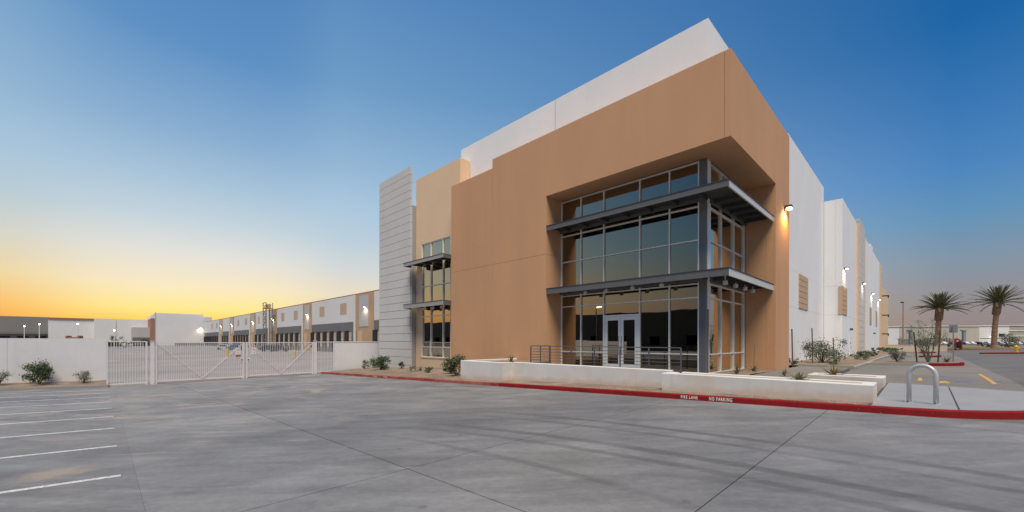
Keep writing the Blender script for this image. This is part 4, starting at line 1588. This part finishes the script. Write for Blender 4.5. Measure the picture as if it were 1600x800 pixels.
def build_palm(u, v, z, ht, lean, label, seed, fl=4.6):
    rs = random.Random(seed)
    r = thing('palm_tree', label, 'palm tree', u, v, z, 'palms on the kerbed island')
    top = Vector((-u + lean, v, z + ht))
    pts, rad = [], []
    for k in range(25):
        s = k / 24
        pts.append(Vector((-u + lean * s * s, v, z - .1 + (ht + .1) * s)))
        rad.append((.40 - .07 * s) * (1 + .06 * (k % 2)) + (.13 if s > .74 else 0) + (.10 * max(0, 1 - s * 9)))
    MB().tube(pts, rad, 12).build('trunk', 'palm_bark', r)
    # cut leaf bases under the crown
    bo = MB()
    for k in range(110):
        a = k * 2.4
        zz = ht - .1 - k * .021
        c = Vector((-u + lean * (zz / ht) ** 2, v, z + zz))
        p = c + Vector((.40 * math.cos(a), .40 * math.sin(a), 0))
        q = p + Vector((.15 * math.cos(a), .15 * math.sin(a), .30))
        bo.tube([p, q], [.10, .05], 4)
    bo.build('leaf_bases', 'palm_bark', r)
    # fronds: mesh variants shared by all
    vars_ = []
    for q in range(4):
        L_ = fl
        droop = (.10, .35, .62, .85)[q]
        mb = MB()
        spine = []
        for k in range(13):
            s = k / 12
            spine.append(Vector((L_ * s * (1 - .10 * droop * s), 0, -droop * L_ * .42 * s * s + .06 * L_ * s)))
        mb.tube(spine, [.055 - .045 * k / 12 for k in range(13)], 4)
        nl = 56
        for k in range(5, nl):
            s = k / nl
            i = min(int(s * 12), 11)
            p = spine[i].lerp(spine[i + 1], s * 12 - i)
            tdir = (spine[i + 1] - spine[i]).normalized()
            ll = .50 * math.sin(math.pi * min(1, s * .90 + .12)) ** .6
            for sg in (-1, 1):
                d = (tdir * 1.0 + Vector((0, sg * .62, rs.uniform(.15, .55)))).normalized()
                e = p + d * ll * rs.uniform(.85, 1.15) + Vector((0, 0, -.06))
                mb.add([p, p + tdir * .08 + d * ll * .4, e, p - tdir * .03 + d * ll * .4], [(0, 1, 2, 3)])
        me = bpy.data.meshes.new('frond')
        me.from_pydata([tuple(p) for p in mb.v], [], mb.f)
        me.materials.append(MATS['palm_leaf' if q < 3 else 'palm_dry'])
        vars_.append(me)
    n = 72
    for k in range(n):
        a = k * 2.399963 + rs.uniform(-.2, .2)
        s = k / n
        el = R(82) * (1 - s) ** .8 + R(-8) * s + rs.uniform(-.10, .10)
        q = 0 if s < .30 else (1 if s < .65 else 2)
        o = bpy.data.objects.new('frond', vars_[q])
        COL.objects.link(o)
        o.parent = r
        o.location = top - LOC[r] + Vector((.15 * math.cos(a), .15 * math.sin(a), .10 - .35 * s))
        o.rotation_euler = (rs.uniform(-.25, .25), -el, a)
        sc_ = (.60 + .42 * s) * rs.uniform(.9, 1.08)
        o.scale = (sc_, sc_, sc_)
    return r


ORD = ('first second third fourth fifth sixth seventh eighth ninth tenth eleventh twelfth thirteenth fourteenth '
       'fifteenth sixteenth seventeenth eighteenth nineteenth twentieth').split()


def far_right():
    # palm island
    i = struct(MB().prism([(-2, 80), (-7, 82.5), (-22, 98), (-30, 104), (-20, 116), (2, 112)], -.2, .16).build('palm_island', 'soil'))
    MB().prism([(-2.2, 79.8), (-7.2, 82.3), (-22.2, 97.8), (-30.2, 103.9), (-30, 104.3), (-22, 98.2), (-7, 82.7), (-2.1, 80.2)], -.2, .20).build('red_kerb', 'kerb_red_worn', i)
    build_palm(-6.8, 87.8, .33, 7.4, .25, 'left palm tree, the shorter of the two behind the parking area', 91, 4.3)
    build_palm(-14.3, 101.0, .5, 8.6, .5, 'right palm tree, the taller of the two behind the parking area', 92, 5.0)
    # hydrant
    u, v = -12.2, 53.5
    z = h(u, v)
    ki = struct(MB().prism([(-9.6, 52.3), (-14.5, 52.5), (-14.5, 55.5), (-9.6, 54.6)], -.2, .13).build('hydrant_island', 'soil'))
    MB().prism([(-9.5, 52.2), (-14.4, 52.2), (-14.4, 52.45), (-9.5, 52.45)], -.2, .16).build('red_kerb', 'kerb_red', ki)
    z += .13
    f = thing('fire_hydrant', 'yellow fire hydrant on a red-kerbed island at the right edge', 'hydrant', u, v, z)
    p = W(u, v, z)
    X = lambda a: p + Vector((0, 0, a))
    MB().tube([X(0), X(.05), X(.06), X(.55), X(.56), X(.60), X(.68), X(.74), X(.77), X(.82)],
              [.2, .2, .14, .13, .18, .18, .14, .08, .05, .04], 14).build('barrel', 'hydrant', f, False)
    MB().tube([p + Vector((-.24, 0, .44)), p + Vector((.24, 0, .44))], .065, 10).build('outlet', 'hydrant', f)
    MB().tube([p + Vector((0, -.22, .40)), p + Vector((0, 0, .40))], .09, 10).build('outlet', 'hydrant', f)
    # red fixture
    u, v = -9.0, 83.6
    z = h(u, v) + .15
    f = thing('backflow_valve', 'red and black pipe fixture standing on the palm island', 'pipe fixture', u, v, z)
    p = W(u, v, z)
    MB().tube([p + Vector((-.35, 0, 0)), p + Vector((-.35, 0, 1.5)), p + Vector((-.1, 0, 1.75)), p + Vector((.35, 0, 1.5)), p + Vector((.4, 0, 0))], .2, 8).build('riser', 'red_metal', f)
    MB().tube([p + Vector((0.2, -.1, .2)), p + Vector((.2, -.1, 1.2))], .33, 8).build('valve', 'black', f)
    MB().tube([p + Vector((-.35, -.3, 1.2)), p + Vector((-.35, -.24, 1.2))], .3, 10).build('wheel', 'red_metal', f)
    # low white wall at the end of the side bed
    w = MB().box(-1.0, -7.6, 74, 74.4, -.3, 1.12).build('low_wall', 'planter')
    tag(w, 'low white wall across the far end of the side parking', 'wall')
    MB().box(-.98, -7.62, 73.97, 74.43, 1.12, 1.18).build('coping', 'planter', w)
    # light pole
    u, v = -2.6, 79.0
    f = thing('light_pole', 'tall thin rust-brown light pole beyond the white side wall', 'light pole', u, v, 0)
    MB().tube([W(u, v, -.3), W(u, v, 8.3)], [.10, .06], 8).build('pole', 'rust', f)
    MB().tube([W(u, v, -.3), W(u, v, .6)], .2, 10).build('base', 'kerb_grey', f)
    MB().box(u - .1, u + .32, v - .16, v + .16, 8.25, 8.42).build('lamp_head', 'black', f)
    # small dark fittings on the far tan wall
    for z, lab in ((9.4, 'upper dark bracket fitting on the far tan wall end'), (6.1, 'middle dark bracket fitting on the far tan wall end'), (2.9, 'lowest dark bracket fitting on the far tan wall end')):
        b_ = MB().box(-.9, .0, 77.6, 77.75, z, z + .18).box(-.9, -.75, 77.3, 77.9, z - .25, z).build('bracket_fitting', 'black')
        tag(b_, lab, 'fitting')
    # far building, along a line square to the view
    far_building()
    cars_right()
    rs = random.Random(8)
    for k in range(16):
        u = -8 - k * 5.5 + rs.uniform(-2, 2)
        bush(u, 117 + rs.uniform(0, 14) + k * 1.5, .35, rs.uniform(1.5, 3.2), rs.uniform(.7, 1.3), '%s low shrub from the left on the grass strip behind the palms' % ORD[k], 200 + k, 'shrub_far', 130, .22, 3, 'low shrubs on the grass strip', nb=5)
    bush(-17.0, 112, .35, 3.0, 3.4, 'pale young tree between the two palms, beyond the island', 240, 'leaf_grey', 420, .2, 5, name='small_tree', cat='tree')


def ray_point(px, depth, z):
    """a point of the place seen at photograph column px, depth metres ahead of the camera"""
    X = (px - 800) / 640 * depth
    Y = depth
    c, s = math.cos(R(45.22)), math.sin(R(45.22))
    x = 5.19 + X * c - Y * s
    y = -16.82 + X * s + Y * c
    return Vector((x, y, z))


def obox(mb, px0, px1, d0, d1, z0, z1, cam_yaw=R(45.22)):
    """box square to the distant street, from column px0 to px1 at depth d0..d1"""
    c, s = math.cos(cam_yaw), math.sin(cam_yaw)
    pts = []
    for X, Y in (((px0 - 800) / 640 * d0, d0), ((px1 - 800) / 640 * d0, d0), ((px1 - 800) / 640 * d0, d1), ((px0 - 800) / 640 * d0, d1)):
        pts.append((5.19 + X * c - Y * s, -16.82 + X * s + Y * c))
    vs_ = [(x, y, z) for z in (z0, z1) for x, y in pts]
    return mb.add(vs_, [(3, 2, 1, 0), (4, 5, 6, 7), (0, 1, 5, 4), (1, 2, 6, 5), (2, 3, 7, 6), (3, 0, 4, 7)])


def far_building():
    p = ray_point(1500, 250, .3)
    r = thing('distant_warehouse', 'long low cream and grey warehouse across the street behind the palms', 'building', -p.x, p.y, .3)
    secs = [(1300, 1405, 'white_far', 11.2), (1405, 1470, 'far_cream', 11.4), (1470, 1530, 'far_cream', 11.6), (1530, 1577, 'white_far', 11.9), (1577, 1680, 'far_olive', 12.1), (1680, 1900, 'white_far', 11.6)]
    mat('far_cream', (.48, .45, .385), .9, .05, .05)
    mat('far_olive', (.38, .37, .30), .9, .05, .05)
    for a, b_, m, z in secs:
        obox(MB(), a, b_, 250, 330, 0, z).build('wall_panel', m, r)
        obox(MB(), a, b_, 249.6, 249.95, z - .35, z + .1).build('parapet', 'white_far', r)
        if m == 'far_olive':
            for zz in (5.2, 8.4):
                obox(MB(), a, b_, 249.7, 249.95, zz, zz + .5).build('band', 'white_far', r)
    for a, b_ in ((1405, 1424), (1433, 1452), (1475, 1495)):
        obox(MB(), a, b_, 249.5, 249.9, .3, 3.4).build('entrance_recess', 'far_grey', r)
    obox(MB(), 1562, 1570, 249.5, 249.9, 5.5, 6.8).build('window', 'black', r)
    for px in (1424, 1507.5):
        q = ray_point(px, 240, .2)
        b_ = obox(MB(), px - 2, px + 2, 240, 241, .1, 8.2)
        obox(b_, px - 3.6, px + 3.6, 239.8, 241.2, 8.2, 8.8).build('accent_pylon', 'blue_grey')
        tag(bpy.context.scene.objects[-1] if False else COL.objects[-1], 'blue-grey pylon before the far warehouse, left of the young tree crown' if px < 1450 else 'blue-grey pylon before the far warehouse, between the two palms', 'pylon')
    # carports
    for a, b_, lab in ((1553, 1597, 'long brown carport roof right of the right palm'), (1466, 1486, 'short brown carport roof between sign and left palm')):
        q = ray_point((a + b_) / 2, 205, .3)
        cp = thing('carport', lab, 'carport', -q.x, q.y, .3)
        obox(MB(), a, b_, 202, 208, 3.3, 3.6).build('roof', 'rust', cp)
        n = 5
        for k in range(n):
            x = a + (b_ - a) * (k + .5) / n
            obox(MB(), x - .25, x + .25, 205, 205.3, 0, 3.3).build('post', 'rail_metal', cp)
    for px, z in ((1386, 4.2), (1554.5, 4.6)):
        q = ray_point(px, 249.0, z)
        l = thing('flood_lamp', 'glowing lamp on the far wall left of the light pole' if px < 1400 else 'glowing lamp on the far wall behind the right palm', 'lamp', -q.x, q.y, z)
        obox(MB(), px - 1.2, px + 1.2, 249.0, 249.5, z - .3, z + .8).build('housing', 'lamp_body', l)
        obox(MB(), px - 1.0, px + 1.0, 248.6, 248.99, z - .4, z + .4).build('lens', 'lamp_white', l)


def car_mesh(L_=4.6, W_=1.8, H_=1.5, van=False):
    """lower body, cabin, four wheels; nose towards +X"""
    prof = [(-L_ / 2, .35), (L_ / 2, .35), (L_ / 2, .72), (L_ * .27, .88), (-L_ * .40, .92), (-L_ / 2, .86)]
    if van:
        cab = [(L_ * .30, .86), (L_ * .14, H_), (-L_ * .47, H_), (-L_ * .5, .86)]
    else:
        cab = [(L_ * .24, .86), (L_ * .08, H_), (-L_ * .26, H_), (-L_ * .42, .9)]

    def ext(pr, w0, w1):
        n = len(pr)
        zs = [z for _, z in pr]
        zmin, zmax = min(zs), max(zs)
        vs_ = []
        for sg in (-1, 1):
            for x, z in pr:
                t = (z - zmin) / (zmax - zmin)
                vs_.append((x, sg * (w0 + (w1 - w0) * t) / 2, z))
        fs_ = [tuple(reversed(range(n))), tuple(range(n, 2 * n))]
        fs_ = [tuple(range(n)), tuple(reversed(range(n, 2 * n)))]
        for i in range(n):
            j = (i + 1) % n
            fs_.append((i, n + i, n + j, j))
        return vs_, fs_
    return ext(prof, W_, W_ * .98), ext(cab, W_ * .94, W_ * .76)


def make_car(loc, rz, paint, label, group, van=False):
    r = bpy.data.objects.new('parked_car', None)
    COL.objects.link(r)
    r.location = loc
    r.rotation_euler = (0, 0, rz)
    tag(r, label, 'car', group)
    LOC[r] = Vector((0, 0, 0))
    b_, c_ = car_mesh(van=van, H_=1.95 if van else 1.48)
    MB().add(*b_).build('body', paint, r)
    cb = MB().add(*c_).build('cabin', paint, r)
    for sg in (-1, 1):
        y0, y1 = sg * .80, sg * .71
        x0, x1 = (.75, -1.5) if not van else (.9, -1.9)
        z1 = 1.36 if not van else 1.6
        MB().add([(x0, y0 * 1.055, .95), (x0 - .4, y1 * 1.04, z1), (x1 + .35, y1 * 1.04, z1), (x1, y0 * 1.055, .95)], [(0, 1, 2, 3)]).build('side_window', 'car_glass', cb)
    H_ = 1.95 if van else 1.48
    MB().box(.95 if not van else 2.1, -.3 if not van else -.55, -.66, .66, H_ - .02, H_ + .04).build('roof', paint, r)
    for x in (-1.4, 1.4):
        for y in (-.8, .8):
            MB().tube([(x, y - .1, .33), (x, y + .1, .33)], .33, 10).build('wheel', 'tyre', r)
    for y in (-.6, .6):
        MB().add([(2.305, y - .2, .58), (2.305, y + .2, .58), (2.305, y + .2, .72), (2.305, y - .2, .72)], [(0, 1, 2, 3)]).build('headlight', 'sign_white', r)
    return r


def cars_right():
    rs = random.Random(4)
    protos = {}
    px = 1462.0
    k = 0
    while px < 1605:
        if 1478 < px < 1484:
            px += 8
        d = 196 + rs.uniform(-2, 2)
        paint = rs.choice(['car_white', 'car_white', 'car_white', 'car_white', 'car_silver', 'car_silver', 'car_dark'])
        loc = ray_point(px, d, .38)
        rz = R(45.22 + 90 + rs.uniform(-4, 4))
        names = {'car_white': 'white', 'car_silver': 'silver', 'car_dark': 'black'}
        if paint not in protos:
            protos[paint] = make_car(loc, rz, paint, 'x', 'cars parked before the far warehouse')
            o = protos[paint]
        else:
            o = copy_tree(protos[paint])
            o.location = loc
            o.rotation_euler = (0, 0, rz)
        o['label'] = 'tiny %s car, %s from the left in the row before the far cream warehouse' % (names[paint], ORD[k])
        px += 8.6 + rs.uniform(-.6, 1.2)
        k += 1


far_right()


# ---------------------------------------------------------------- far left
def far_left():
    # wall closing the truck court
    r = thing('court_end_building', 'tall pale warehouse wall closing the far end of the truck court', 'building', 262, 0, -1)
    MB().box(261, 320, .6, 19.6, -.9, 15.2).build('wall', 'white_far', r)
    MB().box(260.9, 261, .4, .7, -.9, 15.7).build('corner_trim', 'grey_inset', r)
    MB().box(262, 320, -.9, .38, -.9, 12.6).build('sunset_tinted_side', 'rust', r)  # side face with the sunset light put into its rust colour
    MB().box(260.6, 260.95, 8, 19.5, -.9, .6).build('base_band', 'far_grey', r)
    MB().box(330, 420, 10, 33.5, -.9, 17.2).build('rear_wall', 'white_far', r)
    wall_lamp(260.9, 18.3, 8.2, -1, 0, 'glowing lamp on the right end of the court end wall', False, 600, (1, .88, .6), 1.6)
    specs = [
        ('white warehouse with a lower grey bay, left of the court end wall', -20.9, .3, 12.5, 'white_far', 285),
        ('white warehouse with a brown roof edge at the far left', -36.3, -20.95, 11.9, 'white_far', 290),
        ('dark grey warehouse at the left edge of the picture', -110, -36.35, 12.9, 'far_grey', 296)]
    for lab, v0, v1, z, m, u in specs:
        b_ = thing('distant_building', lab, 'building', u, (v0 + v1) / 2, -1)
        MB().box(u, u + 60, v0, v1, -1, z).build('wall', m, b_)
        if 'roof edge' in lab:
            MB().box(u - .3, u - .01, v0, v1 + .01, z - .2, z + .7).build('roof_edge', 'rust', b_)
            MB().box(u - .2, u - .01, v0, v1, -.9, 2.6).build('base_recess', 'far_grey', b_)
        elif 'lower grey' in lab:
            MB().box(u - 14, u - .01, -7.4, v1 - .6, -.9, 8.2).build('lower_bay', 'grey_inset', b_)
            MB().box(u - 14.3, u - 14.01, -7.4, v1 - .6, -.9, 3.2).build('dock_band', 'dock_grey', b_)
            MB().box(u - .12, u - .01, -13.2, -12.95, 2, 12).build('panel_joint', 'grey_inset', b_)
        else:
            MB().box(u - 2, u - .01, v0, v1 + 1, 4.6, 5.4).build('canopy', 'dock_grey', b_)
            for k in range(9):
                a = v1 - 1 - k * 5.6
                MB().box(u - .2, u - .01, a - 3.4, a, .4, 3.6).build('window', 'dark_gap', b_)
    # lamps on poles in the yard
    for px, z, d, big, lab in ((38, 6.6, 150, .32, 'round glowing yard lamp before the dark grey warehouse'),
                               (61.5, 6.6, 130, .3, 'thin pole lamp before the dark grey warehouse'),
                               (121.5, 6.9, 135, .3, 'pole lamp before the white warehouse with the brown roof edge'),
                               (178.5, 4.9, 140, .32, 'round glowing yard lamp above the small dark tree')):
        q = ray_point(px, d, -1)
        f = thing('yard_lamp', lab, 'light pole', -q.x, q.y, -1, 'lit yard lamps at the far left')
        MB().tube([q, Vector((q.x, q.y, z))], [.16, .09], 6).build('pole', 'gate_paint', f)
        c = Vector((q.x, q.y, z))
        MB().tube([c, c + Vector((0, 0, .25 * big)), c + Vector((0, 0, .7 * big)), c + Vector((0, 0, 1.0 * big))], [.3 * big, .62 * big, .62 * big, .2 * big], 8).build('lamp_globe', 'lamp_white', f)
    for px, d, w, ht, lab in ((179, 150, 4.5, 5.0, 'small dark tree below the round yard lamp'), (196, 150, 7, 2.8, 'dark bush right of the small dark tree'),
                              (167, 160, 5, 2.6, 'dark bush left of the small dark tree'), (156, 165, 5, 2.0, 'low dark bush farthest left above the wall'), (226, 150, 4, 3.2, 'dark shrub before the lower grey bay')):
        q = ray_point(px, d, -.95)
        bush(-q.x, q.y, -.95, w, ht, lab, int(px), 'shrub_far', 320, .32, 4, nb=6)
    # vehicles seen over the wall and through the gate
    q = ray_point(113, 95, -.95)
    make_car(q, R(45.22 + 180), 'car_blue', 'blue car with a rust-coloured rack seen over the long white wall', None)
    q = ray_point(113, 78, -.95)
    f = thing('barrier_rack', 'rust-brown barrier frame seen over the long white wall', 'barrier', -q.x, q.y, -.95)
    obox(MB(), 103, 123, 78, 78.4, 1.75, 2.25).build('beam', 'rust', f)
    for x in (103, 121):
        obox(MB(), x - 1, x + 2, 77.8, 78.6, -1, 2.5).build('post', 'rust', f)
    for px, d, pt, lab in ((352, 118, 'car_silver', 'silver car parked at the docks, left of the gate middle'), (370, 112, 'car_blue', 'dark blue car parked at the docks by the tan pier'),
                           (422, 100, 'car_dark', 'black car parked below the lattice tower'), (436, 97, 'car_dark', 'dark car right of the black one below the lattice tower')):
        make_car(ray_point(px, d, -.95), R(45 + 20), pt, lab, 'cars at the loading docks')
    for px, d, lab in ((355.5, 70, 'yellow bollard seen through the left gate leaf'), (459.5, 60, 'yellow bollard seen through the right gate leaf')):
        q = ray_point(px, d, -.95)
        b_ = MB().tube([q, q + Vector((0, 0, 1.1)), q + Vector((0, 0, 1.2))], [.22, .22, .1], 10).build('bollard', 'hydrant')
        tag(b_, lab, 'bollard', 'yellow bollards in the truck court')
    # long warehouse across the lot behind the camera, mirrored in the glass
    b_ = thing('opposite_warehouse', 'warehouse across the lot, wall coloured as backlit, mirrored in the entrance glass', 'building', 60, -95, -1)
    mat('opposite_wall_shaded', (.075, .07, .062), .9, .2, .03)  # wall colour darkened to stand for its backlit shade
    MB().box(-60, 190, -140, -95, -1, 10.5).build('wall', 'opposite_wall_shaded', b_)
    MB().box(20, 26, -95.4, -95, -1, 12.5).build('entrance_tower', 'white_far', b_)
    for k in range(20):
        MB().box(-50 + k * 11, -47 + k * 11, -95.1, -95, .2, 3.4).build('dock_door', 'dark_gap', b_)
    for k, u in enumerate((6, 40)):
        f = thing('lot_light_pole', ('tall lot light pole mirrored in the right front panes', 'tall lot light pole mirrored in the left front panes')[k], 'light pole', u, -48, -1)
        MB().tube([W(u, -48, -1), W(u, -48, 8.2)], [.13, .09], 8).build('pole', 'rail_metal', f)
        MB().box(u - .9, u - .1, -48.2, -47.8, 8.2, 8.4).build('lamp_head', 'lamp_pale', f)


far_left()
